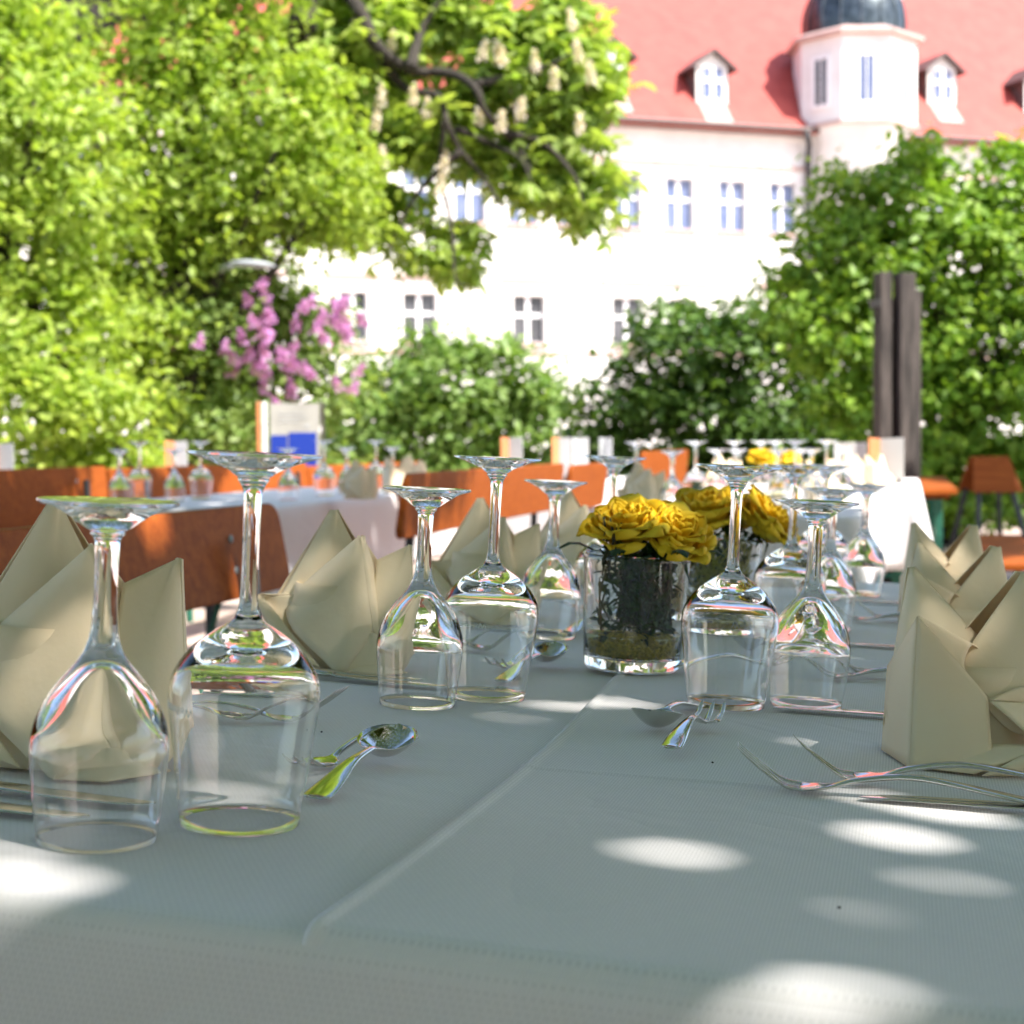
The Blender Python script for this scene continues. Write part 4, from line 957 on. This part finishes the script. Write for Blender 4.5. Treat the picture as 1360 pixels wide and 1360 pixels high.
def napkin_left():
    mb = MB()
    # tall rear peak, an open cone seen from inside
    cone(mb, (-.008, .022, .143), [(-.062, .012, .052), (-.048, .040, .03), (-.01, .056, .03), (.03, .040, .06), (.036, .014, .082)], .004, sag=-.015)
    cone(mb, (-.008, .018, .143), [(-.058, .008, .052), (-.030, -.006, .05), (.004, .000, .08), (.022, .008, .096)], .003)
    # front peak
    cone(mb, (.022, -.016, .122), [(-.050, .004, .056), (-.036, -.030, .036), (-.008, -.048, .014), (.012, -.056, .001), (.026, -.047, .018), (.038, -.034, .034)], .003, sag=-.01)
    cone(mb, (.022, -.016, .122), [(.038, -.034, .034), (.046, -.030, .028), (.051, -.012, .03), (.048, .012, .06), (.040, .024, .08)], .004)
    patch(mb, (.022, -.012, .121), (.050, .004, .080), (.040, .0, .072), (.030, -.012, .07), (0, .004, 0))
    # right peak
    cone(mb, (.066, -.004, .115), [(.036, -.008, .100), (.036, -.026, .05), (.050, -.040, .006), (.066, -.030, .004), (.074, -.008, .02)], .002)
    cone(mb, (.066, -.004, .115), [(.074, -.008, .02), (.072, .018, .02), (.056, .036, .04), (.034, .036, .07)], .003)
    # low turned-down lobe on the left
    cone(mb, (-.070, -.002, .060), [(-.018, -.010, .066), (-.030, -.014, .040), (-.050, -.024, .024), (-.034, -.040, .012), (-.006, -.050, .004)], .006, sag=-.01)
    cone(mb, (-.070, .002, .062), [(-.018, -.006, .066), (-.028, .022, .062), (-.052, .036, .04), (-.066, .03, .02)], .006)
    # foot folds
    cone(mb, (.038, -.035, .036), [(.010, -.057, .0005), (.028, -.050, .004), (.052, -.044, .002), (.066, -.030, .002)], .002)
    patch(mb, (.012, -.056, .001), (.040, -.060, .0015), (.070, -.034, .002), (.040, -.034, .012), (0, -.003, .003))
    # inner roll that carries the peaks
    rows = []
    for j in range(8):
        z = .001+.075*j/7; rows.append([((.050-.012*j/7)*math.cos(a), (.040-.008*j/7)*math.sin(a)+.002, z) for a in np.linspace(0, 2*math.pi, 30)])
    mb.grid(rows)
    return mb
def napkin_right():
    mb = MB()
    # front left peak: big sheet standing on the cloth
    patch(mb, (-.0475, -.034, .105), (-.051, -.050, .0005), (.004, -.060, .002), (.001, -.048, .052), (0, -.0035, 0), n=16)
    cone(mb, (-.047, -.034, .105), [(.001, -.048, .052), (-.014, -.040, .070), (-.008, -.032, .086), (.004, -.020, .080)], .001)
    patch(mb, (-.0478, -.034, .105), (-.051, -.050, .0005), (-.056, .012, .001), (-.050, .034, .06), (-.003, 0, 0))
    # rear left peak
    cone(mb, (-.040, .020, .136), [(-.056, .010, .03), (-.050, -.022, .02), (-.020, -.022, .06), (.004, -.012, .078), (.014, .004, .082)], .003)
    cone(mb, (-.040, .020, .136), [(.014, .004, .082), (.016, .034, .07), (-.010, .050, .03), (-.044, .046, .01), (-.056, .012, .02)], .004)
    # right peak, large front face
    cone(mb, (.040, .004, .137), [(-.016, -.030, .072), (-.004, -.040, .052), (.018, -.046, .030), (.042, -.042, .026), (.060, -.024, .034), (.066, .004, .05)], .004, sag=-.02)
    cone(mb, (.036, .010, .137), [(.066, .004, .05), (.058, .034, .04), (.030, .046, .05), (.002, .030, .075), (-.012, -.004, .086)], .003)
    # low lobe turned to the right, and the fold under it
    cone(mb, (.072, -.024, .044), [(.002, -.050, .050), (.014, -.058, .040), (.030, -.064, .026), (.044, -.066, .018), (.058, -.054, .012)], .005, sag=-.015)
    cone(mb, (.072, -.020, .046), [(.002, -.046, .050), (.024, -.036, .058), (.048, -.016, .060), (.066, .01, .05)], .005)
    patch(mb, (.040, -.066, .026), (.074, -.050, .030), (.070, -.048, .001), (-.006, -.068, .001), (0, -.010, .003))
    patch(mb, (-.044, -.050, .001), (-.010, -.064, .001), (.044, -.066, .024), (-.002, -.050, .020), (0, -.006, -.002))
    cone(mb, (.074, -.044, .030), [(.070, -.048, .001), (.080, -.018, .001), (.078, .014, .003), (.070, .03, .01)], .004)
    rows = []
    for j in range(8):
        z = .001+.07*j/7; rows.append([((.052-.010*j/7)*math.cos(a), (.046-.010*j/7)*math.sin(a), z) for a in np.linspace(0, 2*math.pi, 30)])
    mb.grid(rows)
    return mb
def place_napkin(src, x, y, lab, grp, yaw=0, sc=1, base=MT, dz=.001, first=[]):
    o = src if src not in first else src.copy()
    if src in first: COL.objects.link(o)
    else: first.append(src)
    o.matrix_world = base @ Matrix.Translation((x, y, dz)) @ Matrix.Rotation(yaw, 4, 'Z') @ Matrix.Diagonal((sc, sc, sc, 1))
    return tag(o, lab, 'napkin', grp)
NL_ = napkin_left().build('folded_napkin', M['napkin'], None, smooth=True, solid=.0009)
NR_ = napkin_right().build('folded_napkin', M['napkin'], None, smooth=True, solid=.0009)
GN = 'folded cream napkins on the nearest table'
for n, s, lab, yw_, sc in ((-.525, .895, 'folded cream napkin at the left edge behind the foreground tulip glass', 4, 1.13), (-.515, 1.375, 'folded cream napkin standing between the tallest glass and the second tulip glass', 0, 1),
                      (-.515, 1.90, 'folded cream napkin before the brown bench, behind the lettered glass', 0, 1), (-.52, 2.45, 'folded cream napkin just left of the front roses', -8, 1)):
    x, y = ns(n, s); place_napkin(NL_, x, y, lab, GN, R(yw_), sc)
for n, s, lab, yw_, sc in ((.040, 1.175, 'largest folded cream napkin at the right edge, forks in front of it', 0, .99), (.046, 1.66, 'folded cream napkin directly behind the largest right napkin', -6, .95), (.046, 2.15, 'furthest folded cream napkin of the right row', 4, .97)):
    x, y = ns(n, s); place_napkin(NR_, x, y, lab, GN, R(yw_), sc, dz=.0034)
def far_napkin(src, px, Y, z, lab, yaw=0, sc=1.0):
    p = at(px, 640, Y); place_napkin(src, p.x, Y, lab, 'napkins on the tables further back', R(yaw), sc, base=flat(z), dz=0)
far_napkin(NL_, 475, 5.35, .7985, 'grey looking shaded napkin on the second table, left of the sunlit ones', 0, .95)
far_napkin(NR_, 528, 6.1, .7985, 'sunlit folded napkin at the far end of the second table, left one of the pair', 30)
far_napkin(NL_, 551, 6.45, .7985, 'sunlit folded napkin at the far end of the second table, right one of the pair', 60)
far_napkin(NL_, 852, 4.65, ZB, 'shaded folded napkin left of the glass cluster behind the roses', 0, 1.0)
far_napkin(NL_, 960, 6.0, ZB, 'bright folded napkin behind the stem of the glass beside the roses', 20, 1.1)
far_napkin(NR_, 1090, 5.2, ZB, 'pale folded napkin right of the glass cluster', 10, 1.0)
far_napkin(NR_, 1163, 6.6, .8, 'sunlit folded napkin left of the big menu card on the sunlit cloth', 30, .9)
far_napkin(NL_, 1130, 6.75, .8, 'sunlit folded napkin on the short table, furthest left', 0, 1.0)

# ------------------------------------------------------------------ cutlery
def loft(mb, st, nx=9):
    """st: (s, halfwidth, thickness, z, cup, xoff) -> closed strip along y"""
    k0 = len(mb.v); ring = 2*nx
    for s, w, th, z, cup, xo in st:
        for i in range(nx):
            u = -1+2*i/(nx-1); mb.v.append((xo+u*w, s, z+cup*u*u+th*.5*math.sqrt(max(0, 1-(u*.98)**2))))
        for i in range(nx-1, -1, -1):
            u = -1+2*i/(nx-1); mb.v.append((xo+u*w, s, z+cup*u*u-th*.5*math.sqrt(max(0, 1-(u*.98)**2))))
    for a in range(len(st)-1):
        for j in range(ring):
            j2 = (j+1) % ring; mb.f.append((k0+a*ring+j, k0+a*ring+j2, k0+(a+1)*ring+j2, k0+(a+1)*ring+j))
    mb.f.append(tuple(k0+j for j in range(ring))); mb.f.append(tuple(k0+(len(st)-1)*ring+j for j in range(ring))[::-1])
def stations(keys, n):
    return [tuple(p) for p in spline(keys, n)]
def spoon_mb():
    mb = MB()
    loft(mb, [(a*.82, b*.95, c, d, e*.95, f) for a, b, c, d, e, f in stations([(0, .006, .0024, .003, 0, 0), (.004, .0095, .0026, .003, 0, 0), (.03, .0082, .003, .006, .0002, 0), (.07, .0045, .0036, .012, 0, 0), (.105, .0030, .0038, .013, 0, 0),
          (.118, .0038, .0030, .0125, .0002, 0), (.128, .0115, .0018, .0085, .0032, 0), (.140, .0185, .0014, .0040, .0098, 0), (.154, .0205, .0014, .0034, .0125, 0), (.166, .0175, .0014, .0068, .0112, 0), (.175, .0105, .0014, .0130, .0062, 0), (.1795, .0010, .0010, .0192, 0, 0)], 64)], 13)
    return mb
def fork_mb(L, tines, hw, tip=.026, arch=.014):
    mb = MB(); k = L/.2
    loft(mb, stations([(0, .006*k, .0024, .0030, 0, 0), (.005, .0098*k, .0028, .0034, 0, 0), (.04*k, .0082*k, .0034, .009, 0, 0), (.09*k, .0042*k, .004, arch+.002, 0, 0), (.125*k, .0032*k, .004, arch*.8, 0, 0),
          (.140*k, .0048*k, .003, arch*.45, .0003, 0), (.150*k, hw*.85, .0020, .0038, .0012, 0), (.160*k, hw, .0018, .0020, .0020, 0)], 44), 9)
    for t in range(tines):
        u = -1+2*t/(tines-1); xo = u*hw*.86; tw_ = hw*.86/tines*.74
        pts = [(.159*k, tw_*1.15, .0018, .0020+.0020*u*u, 0, xo), (.170*k, tw_, .0018, .0036+.002*u*u, 0, xo), (.183*k, tw_*.9, .0022, .010*tip/.02, 0, xo*.99), (.196*k, tw_*.6, .0013, tip*.86, 0, xo*.97), (L, tw_*.25, .0008, tip, 0, xo*.96)]
        loft(mb, stations(pts, 14), 5)
    return mb
def knife_parts(L=.21):
    h = MB(); loft(h, stations([(0, .006, .006, .0042, 0, 0), (.004, .0088, .0075, .0046, 0, 0), (.05, .0072, .0070, .0046, 0, 0), (.085, .0060, .0066, .0046, 0, 0), (.100, .0085, .0058, .0046, 0, 0), (.106, .005, .004, .0042, 0, 0)], 24), 9)
    b = MB(); loft(b, stations([(.104, .0060, .0026, .0040, 0, 0), (.118, .0090, .0020, .0034, 0, .001), (.16, .0095, .0016, .0028, 0, .001), (.19, .0080, .0013, .0024, 0, -.001), (.205, .0045, .001, .0022, 0, -.004), (L, .0006, .0008, .0022, 0, -.006)], 24), 7)
    return h, b
def dirm(x, y, ang, dz=.0012, flip=False, roll=0):   # ang: heading of the local +y (tip) direction in table coordinates
    return MT @ Matrix.Translation((x, y, dz)) @ Matrix.Rotation(ang-math.pi/2, 4, 'Z') @ Matrix.Rotation(roll, 4, 'Y')
SPN = spoon_mb().build('dessert_spoon', M['steel'], None, smooth=True)
CFK = fork_mb(.150, 3, .0105, .014, .011).build('cake_fork', M['steel'], None, smooth=True)
FRK = fork_mb(.200, 4, .0125, .027, .013).build('dinner_fork', M['steel'], None, smooth=True)
KNF = empty('table_knife'); kh, kb = knife_parts(); kh.build('handle', M['steel'], KNF, smooth=True); kb.build('blade', M['steel'], KNF, smooth=True)
_first = []
def put(src, tip, tail_dir, L, lab, cat, grp, dz=.0012, roll=0, tilt=0):
    """tip (table x,y), tail_dir = direction from tip to handle"""
    o = src if src not in _first else copy_tree(src)
    if src not in _first: _first.append(src)
    d = Vector(tail_dir).normalized(); x, y = tip[0]+d.x*L, tip[1]+d.y*L
    o.matrix_world = dirm(x, y, math.atan2(-d.y, -d.x), dz, roll=roll) @ Matrix.Rotation(tilt, 4, 'X')
    return tag(o, lab, cat, grp)
n2 = (nv.x, nv.y); nm = (-nv.x, -nv.y); d2 = (dv.x, dv.y); dm_ = (-dv.x, -dv.y)
GC = 'cutlery on the nearest table'
def V2(a, k, b): return (a[0]+k*b[0], a[1]+k*b[1])
RZ = .0036
# left settings: dessert spoon + cake fork
xa, ya = tp(514, 985, .004)
for i, (px, py, lab) in enumerate(((514, 983, 'in the left foreground, its bowl reflecting green'), (725, 866, 'before the lettered glass'), )):
    bx0, by0 = tp(529, 970, .019) if i == 0 else tp(737, 858, .019)
    hx, hy = tp(429, 1062) if i == 0 else tp(672, 907)
    td = Vector((hx-bx0, hy-by0)); 
    put(SPN, (bx0, by0), td, .146, 'dessert spoon '+lab, 'spoon', GC, dz=.0012, tilt=R(1))
    fx, fy = (tp(392, 1034) if i == 0 else tp(655, 894))
    put(CFK, (fx, fy), (.42, .90) if i == 0 else (.40, .92), .15, 'cake fork under the spoon '+('in the left foreground' if i == 0 else 'before the lettered glass'), 'fork', GC)
x3, y3 = tp(812, 842); put(SPN, (x3, y3+.1), (-.35, -.93), .146, 'dessert spoon behind the front rose vase', 'spoon', GC)
# right settings
for i, (tip, end, sp0, sp1, lab) in enumerate((((947, 944), (902, 1003), (862, 976), (915, 950), 'in the middle foreground before the wide glass'), ((1052, 874), (1040, 893), (992, 868), (1030, 852), 'seen through the tulip glass right of the roses'))):
    t0 = tp(*tip, .014); t1 = tp(*end)
    put(CFK, t0, (t1[0]-t0[0], t1[1]-t0[1]), .15, 'cake fork '+lab, 'fork', GC, dz=RZ+.004)
    a0 = tp(*sp0, .004); a1 = tp(*sp1)
    put(SPN, a0, (a1[0]-a0[0], a1[1]-a0[1]), .146, 'dessert spoon '+lab, 'spoon', GC, dz=RZ)
# dinner forks, right settings (tips to the left)
for (px, py), lab, dd, dz in (((1062, 1060), 'dinner fork of the nearest right pair, the lower left one', (.985, -.17), .0), ((1135, 1050), 'dinner fork of the nearest right pair, crossing over the other', (.975, -.02), .002),
                      ((1113, 906), 'dinner fork behind the right tulip glass, left of its pair', (.975, -.22), 0), ((1148, 904), 'dinner fork behind the right tulip glass, right of its pair', (.975, -.10), .002),
                      ((1140, 829), 'dinner fork of the furthest visible pair, left one', (.97, -.24), 0), ((1172, 828), 'dinner fork of the furthest visible pair, right one', (.97, -.14), .002)):
    c = tp(px, py); d = Vector(dd).normalized(); put(FRK, (c[0]-d.x*.040, c[1]-d.y*.040), dd, .2, lab, 'fork', GC, dz=RZ+dz)
for px, py, lab, dz in ((1027, 942, 'knife at the rim of the right tulip glass, pointing left from the big napkin', RZ), (1118, 857, 'knife left of the middle right napkin', RZ), (1125, 799, 'knife before the far edge of the nearest table', RZ)):
    c = tp(px, py, .003); put(KNF, c, n2, .21, lab, 'knife', GC, dz=dz)
x_, y_ = tp(1139, 1068); put(KNF, (x_, y_), (.985, -.17), .21, 'knife lying just in front of the nearest right forks', 'knife', GC, dz=RZ)
# left settings: knives (tips right), forks behind
for px, py, lab, k in ((205, 1069, 'knife under the foreground tulip glass, the further of two', 0), (112, 1086, 'knife at the left edge, the nearer of two', 0), (596, 912, 'knife before the second left napkin, tip at the tulip glass', 0), (560, 903, 'knife close under the second left napkin', 0),
                       (748, 838, 'knife before the third left napkin, tip beside the rose vase', 0), (722, 831, 'knife close under the third left napkin', 0)):
    c = tp(px, py, .003); put(KNF, c, nm, .21, lab, 'knife', GC, dz=.0012)
for (px, py), lab, dd, dz in (((388, 957), 'dinner fork seen through the tallest glass, its tip showing right of it', (-.93, .30), 0), ((318, 956), 'dinner fork seen through the tallest glass, left of its pair', (-.95, .16), .002),
                              ((640, 864), 'dinner fork through the lettered glass, right of its pair', (-.93, .30), 0), ((610, 860), 'dinner fork through the lettered glass, left of its pair', (-.95, .16), .002),
                              ((778, 810), 'dinner fork behind the small tulip glass beside the roses', (-.95, .2), 0)):
    c = tp(px, py); d = Vector(dd).normalized(); put(FRK, (c[0]-d.x*.040, c[1]-d.y*.040), dd, .2, lab, 'fork', GC, dz=.0012+dz)

# ------------------------------------------------------------------ vases and roses
def make_vase():
    v = empty('glass_vase')
    out = [(0, .0), (.038, 0), (.0435, .0008), (.0458, .004), (.0468, .012), (.0488, .05), (.0512, .105), (.0516, .1095), (.0508, .1105), (.0500, .1095), (.0494, .105), (.0470, .05), (.0448, .0165), (.0432, .0130), (.040, .0120), (0, .0118)]
    MB().lathe(out, 72).build('vessel', M['glass'], v, smooth=True)
    MB().lathe([(0, .0121), (.0398, .0123), (.0428, .0134), (.0445, .0167), (.0456, .034), (.0457, .0350), (0, .0349)], 64).build('water', M['water'], v, smooth=True)
    g = MB(); r_r = random.Random(4)
    octv = [(1,0,0),(-1,0,0),(0,1,0),(0,-1,0),(0,0,1),(0,0,-1)]; octf = [(0,2,4),(2,1,4),(1,3,4),(3,0,4),(2,0,5),(1,2,5),(3,1,5),(0,3,5)]
    for _ in range(1200):
        a = r_r.uniform(0, 6.283); rr = .0425*math.sqrt(r_r.random()); z = r_r.uniform(.0140, .026)
        rr = min(rr, .0412); q = r_r.uniform(.0013, .0021)
        mx = Matrix.Translation((rr*math.cos(a), rr*math.sin(a), z)) @ Matrix.Rotation(r_r.uniform(0, 3), 4, 'X') @ Matrix.Rotation(r_r.uniform(0, 3), 4, 'Z') @ Matrix.Diagonal((q, q*1.2, q*.8, 1))
        g.add(octv, octf, mx)
    gv = g.build('gravel', M['gravel'], v, smooth=False)
    return v
def petal(mb, r_base, r_top, h, width, ang, curl, ruff, seed, z0=0, nu=13, nv_=15):
    rows = []
    for j in range(nv_):
        v = math.sin(math.pi/2*j/(nv_-1))
        rr = r_base + (r_top-r_base)*(v**.62); z = z0 + h*(v**.9)
        c = max(0, (v-.62)/.38)
        rr += curl*c**1.4; z -= curl*.55*c**2.4
        wv = width*(math.sin(min(1, v*1.6+.3)*math.pi/2))*math.sqrt(max(.0, 1-max(0, (v-.55)/.451)**2.6))
        row = []
        for i in range(nu):
            u = -1+2*i/(nu-1); a = ang+u*wv
            wob = ruff*(math.sin(u*5+seed)*v**2 + .6*math.sin(u*11+seed*2.3)*v**4)
            row.append(((rr-wob*.6-.004*u*u*v)*math.cos(a), (rr-wob*.6-.004*u*u*v)*math.sin(a), z+wob - .004*u*u*v))
        rows.append(row)
    mb.grid(rows)
def make_rose(seed, mw, label, sc=1.0, stem_dir=(0, 0, -1), stem_len=.07):
    rnd = random.Random(seed)
    ro = empty('yellow_rose', label, 'rose', 'yellow roses in the glass vases', mw)
    mb = MB()
    rings = [(3, .003, .0045, .028, 1.5, 0), (4, .005, .0085, .031, 1.25, .001), (4, .008, .0135, .032, 1.1, .002), (5, .010, .0190, .032, .95, .004), (5, .013, .0250, .031, .86, .006), (6, .016, .0310, .027, .78, .008), (6, .018, .0355, .021, .76, .009)]
    for k, (n, rb0, rt, h, w, cu) in enumerate(rings):
        for i in range(n):
            petal(mb, rb0, rt*rnd.uniform(.93, 1.05), h*rnd.uniform(.92, 1.06), w*rnd.uniform(.95, 1.15), i*6.283/n+k*1.1+rnd.uniform(-.15, .15), cu*rnd.uniform(.7, 1.3), .0009+.0003*k, rnd.uniform(0, 6), z0=.001*k*rnd.uniform(-1, 1))
    for i in range(len(mb.v)): mb.v[i] = tuple(q*sc for q in mb.v[i])
    mb.build('petals', M['rose'], ro, smooth=True, solid=.0005)
    se = MB()
    for i in range(5):
        a = i*1.257+rnd.random(); pts = [(0, 0, 0), (.010*math.cos(a), .010*math.sin(a), -.002), (.024*math.cos(a), .024*math.sin(a), -.006+rnd.uniform(-.003, .005)), (.036*math.cos(a), .036*math.sin(a), -.016+rnd.uniform(-.004, .010))]
        w = [.003, .0045, .003, .0004]; tx, ty = -math.sin(a), math.cos(a)
        se.grid([[(p[0]+tx*ww*s, p[1]+ty*ww*s, p[2]-.001*abs(s)) for s in (-1, 0, 1)] for p, ww in zip(pts, w)])
    se.build('sepals', M['leafdark'], ro, smooth=True)
    st = MB(); sd = Vector(stem_dir).normalized()*stem_len
    st.tube([(0, 0, .004), tuple(sd*.5+Vector((.003, 0, 0))), tuple(sd)], .0032, 8); st.build('stem', M['darkstem'], ro, smooth=True)
    return ro
def tangle(name, label, mw, m, n, rad, z0, z1, thick, seed, leaves=0, leafm='leafdark', over=.0):
    rnd = random.Random(seed); t = empty(name, label, 'greenery', None, mw)
    mb = MB()
    for _ in range(n):
        a = rnd.uniform(0, 6.28); b = a+rnd.uniform(-1.8, 1.8); ra = rad*rnd.uniform(.2, .98); rb2 = rad*rnd.uniform(.3, .98)+over*rnd.random()
        za = rnd.uniform(z0, z0+(z1-z0)*.5); zb2 = rnd.uniform(za, z1)
        mid = (rad*.8*math.cos((a+b)/2+rnd.uniform(-.5, .5)), rad*.8*math.sin((a+b)/2), (za+zb2)/2)
        pts = spline([(ra*math.cos(a), ra*math.sin(a), za), mid, (rb2*math.cos(b), rb2*math.sin(b), zb2)], 7)
        pts = [(p[0]*min(1, rad/max(1e-6, math.hypot(p[0], p[1]))) if p[2] < .105 else p[0], p[1]*min(1, rad/max(1e-6, math.hypot(p[0], p[1]))) if p[2] < .105 else p[1], p[2]) for p in pts]
        mb.tube(pts, thick*rnd.uniform(.6, 1.5), 5)
    mb.build('twigs', M[m], t, smooth=True)
    if leaves:
        P = []
        for _ in range(leaves):
            a = rnd.uniform(0, 6.28); q = rad*.88*math.sqrt(rnd.random()); P.append((q*math.cos(a), q*math.sin(a), rnd.uniform(z0+.002, z1)))
        leaf_mesh('sprigs', np.array(P), .011, M[leafm], t, aspect=.45)
    return t
vx1, vy1 = tp(838, 893); vx2, vy2 = tp(950, 838)
VS = make_vase(); vm1 = MT @ Matrix.Translation((vx1, vy1, .0036)); VS.matrix_world = vm1
tag(VS, 'clear glass vase with gold gravel and dark stems, nearest to the camera', 'vase', 'glass vases of roses')
V2_ = copy_tree(VS); vm2 = MT @ Matrix.Translation((vx2, vy2, .0036)); V2_.matrix_world = vm2
tag(V2_, 'glass vase behind the first one, partly hidden by the wide wine glass', 'vase', 'glass vases of roses')
def rp(vm, x, y, z, ax, ay): return vm @ Matrix.Translation((x, y, z)) @ Matrix.Rotation(R(ax), 4, 'X') @ Matrix.Rotation(R(ay), 4, 'Y')
make_rose(1, rp(vm1, -.010, -.010, .128, 26, -8), 'large yellow rose on the left of the front vase', 1.04)
make_rose(2, rp(vm1, .032, -.012, .122, 32, 14), 'yellow rose on the right of the front vase, hanging over its rim', .98)
make_rose(3, rp(vm1, .008, .026, .134, -8, 4), 'yellow rose at the back of the front vase', .92)
make_rose(4, rp(vm2, -.018, -.010, .130, 20, -10), 'yellow rose on the left of the rear vase', 1.15)
make_rose(5, rp(vm2, .044, -.006, .122, 18, 38), 'yellow rose leaning out to the right of the rear vase', 1.2)
make_rose(6, rp(vm2, .012, .026, .128, -8, 10), 'yellow rose at the back of the rear vase', 1.1)
tangle('greenery_filler', 'dark moss and stems filling the front vase', vm1 @ Matrix.Translation((.011, .004, 0)), 'darkstem', 110, .029, .034, .114, .0011, 3, leaves=1100)
tangle('twig_bundle', 'few bare brown twigs at the left inside the front vase', vm1 @ Matrix.Translation((-.022, -.004, 0)), 'darkstem', 16, .016, .030, .112, .0008, 12, leaves=60)
tangle('greenery_filler', 'yellow green sisal and twigs spilling from the rear vase', vm2, 'sisal', 170, .043, .030, .118, .0006, 5, leaves=350, over=.012)
dk = tangle('rosemary_sprig', 'dark needle sprig standing at the left rim of the front vase', vm1 @ Matrix.Translation((-.028, -.034, .088)), 'darkstem', 26, .010, .0, .058, .0009, 8)
lf = MB()
for (x, y, z, a, L_) in ((-.045, -.020, .112, 200, .035), (-.02, -.045, .110, 250, .03), (.026, -.047, .112, 290, .032), (.05, -.01, .11, 350, .03), (.03, .04, .112, 40, .03)):
    a = R(a); dx_, dy_ = math.cos(a), math.sin(a); pts = [(x, y, z), (x+dx_*L_*.4, y+dy_*L_*.4, z+.006), (x+dx_*L_*.75, y+dy_*L_*.75, z+.006), (x+dx_*L_, y+dy_*L_, z+.001)]
    lf.grid([[(p[0]-dy_*w*s, p[1]+dx_*w*s, p[2]-.002*abs(s)) for s in (-1, 0, 1)] for p, w in zip(pts, (.001, .007, .006, .0005))])
lf.build('rose_leaves', M['leafdark'], dk, smooth=True); 
for o in bpy.data.objects:
    if o.name.startswith('rose_leaves'): o.matrix_parent_inverse = Matrix.Identity(4); o.location = (.030, .030, -.085)
# roses on the table behind
for px, Y, lab in ((1012, 5.15, 'yellow rose on the table behind, left of its pair'), (1042, 5.2, 'yellow rose on the table behind, right of its pair')):
    p = at(px, 606, Y); make_rose(int(px), Matrix.Translation((p.x, Y, p.z-.02)) @ Matrix.Rotation(R(15), 4, 'X'), lab, 1.25, stem_len=.06)
p = at(1027, 650, 5.2); V3 = copy_tree(VS); V3.matrix_world = Matrix.Translation((p.x, 5.2, ZB-.001)); tag(V3, 'glass vase among the upturned glasses on the table behind', 'vase', 'glass vases of roses')

# ------------------------------------------------------------------ menu cards
def menu(px, Y, z, w, h, lab, yaw=0, om='menu_orange'):
    p = at(px, 600, Y)
    t = empty('menu_card', lab, 'menu card', 'standing menu cards on the tables', Matrix.Translation((p.x, Y, z)) @ Matrix.Rotation(R(yaw), 4, 'Z'))
    def leafp(s, m, nm):
        mb = MB(); c, sn = math.cos(R(62)), math.sin(R(62))
        d = Vector((s*c, -sn, 0)) if False else Vector((s*sn, -c, 0)); nn = Vector((d.y, -d.x, 0))*.0015
        ww = w*(.75 if s > 0 else .45)
        a = Vector((-w*.15, 0, 0)); b = a+d*ww
        mb.add([a-nn, b-nn, b+nn, a+nn, a-nn+Vector((0,0,h)), b-nn+Vector((0,0,h)), b+nn+Vector((0,0,h*1.02)), a+nn+Vector((0,0,h))], [(0,1,2,3),(4,7,6,5),(0,4,5,1),(1,5,6,2),(2,6,7,3),(3,7,4,0)])
        return mb.build(nm, M[m], t)
    leafp(1, 'paper', 'inner_page'); leafp(-1, om, 'cover')
    MB().box((-w*.4, -.05, 0), (w*.45, .03, .012)).build('stand', M['oldwood'], t, bevel=.003)
menu(236, 8.5, .775, .115, .235, 'white menu card standing beyond the left benches, near the left tall glass')
menu(3, 7.0, .775, .12, .225, 'white menu card cut off by the left edge of the picture')
menu(680, 7.9, .776, .10, .235, 'white menu card with orange cover above the middle bench, left of the other three')
menu(746, 8.6, .776, .095, .235, 'pinkish white menu card above the end of the middle bench')
menu(770, 9.0, .776, .085, .235, 'greyish menu card between two other cards above the orange bench', yaw=10, om='greyprint')
menu(806, 9.3, .776, .075, .235, 'grey narrow menu card, rightmost above the orange bench', yaw=-20, om='greyprint')
menu(1175, 6.75, .80, .135, .19, 'large sunlit menu card with orange cover on the sunlit cloth')
menu(1118, 8.3, .752, .10, .22, 'grey menu card behind the large sunlit one, left of the post', yaw=15, om='greyprint')
menu(1140, 8.8, .752, .085, .22, 'narrow grey menu card touching the timber post', yaw=-10, om='greyprint')
# a few crumbs on the cloth
for px, py in ((1114, 1216), (946, 1020), (427, 975)):
    x, y = tp(px, py); cr = MB().lathe([(0, 0), (.0009, .0004), (.0007, .0011), (0, .0014)], 7)
    o = cr.build('crumb', M['bark'], None); o.matrix_world = MT @ Matrix.Translation((x, y, .0032 if px > 600 else .001))
    tag(o, {1114: 'tiny dark crumb on the empty cloth in the right foreground', 946: 'tiny plant crumb on the cloth below the crossed dessert cutlery', 427: 'tiny crumb beside the rim of the tallest glass'}[px], 'crumb')
bpy.context.view_layer.update()
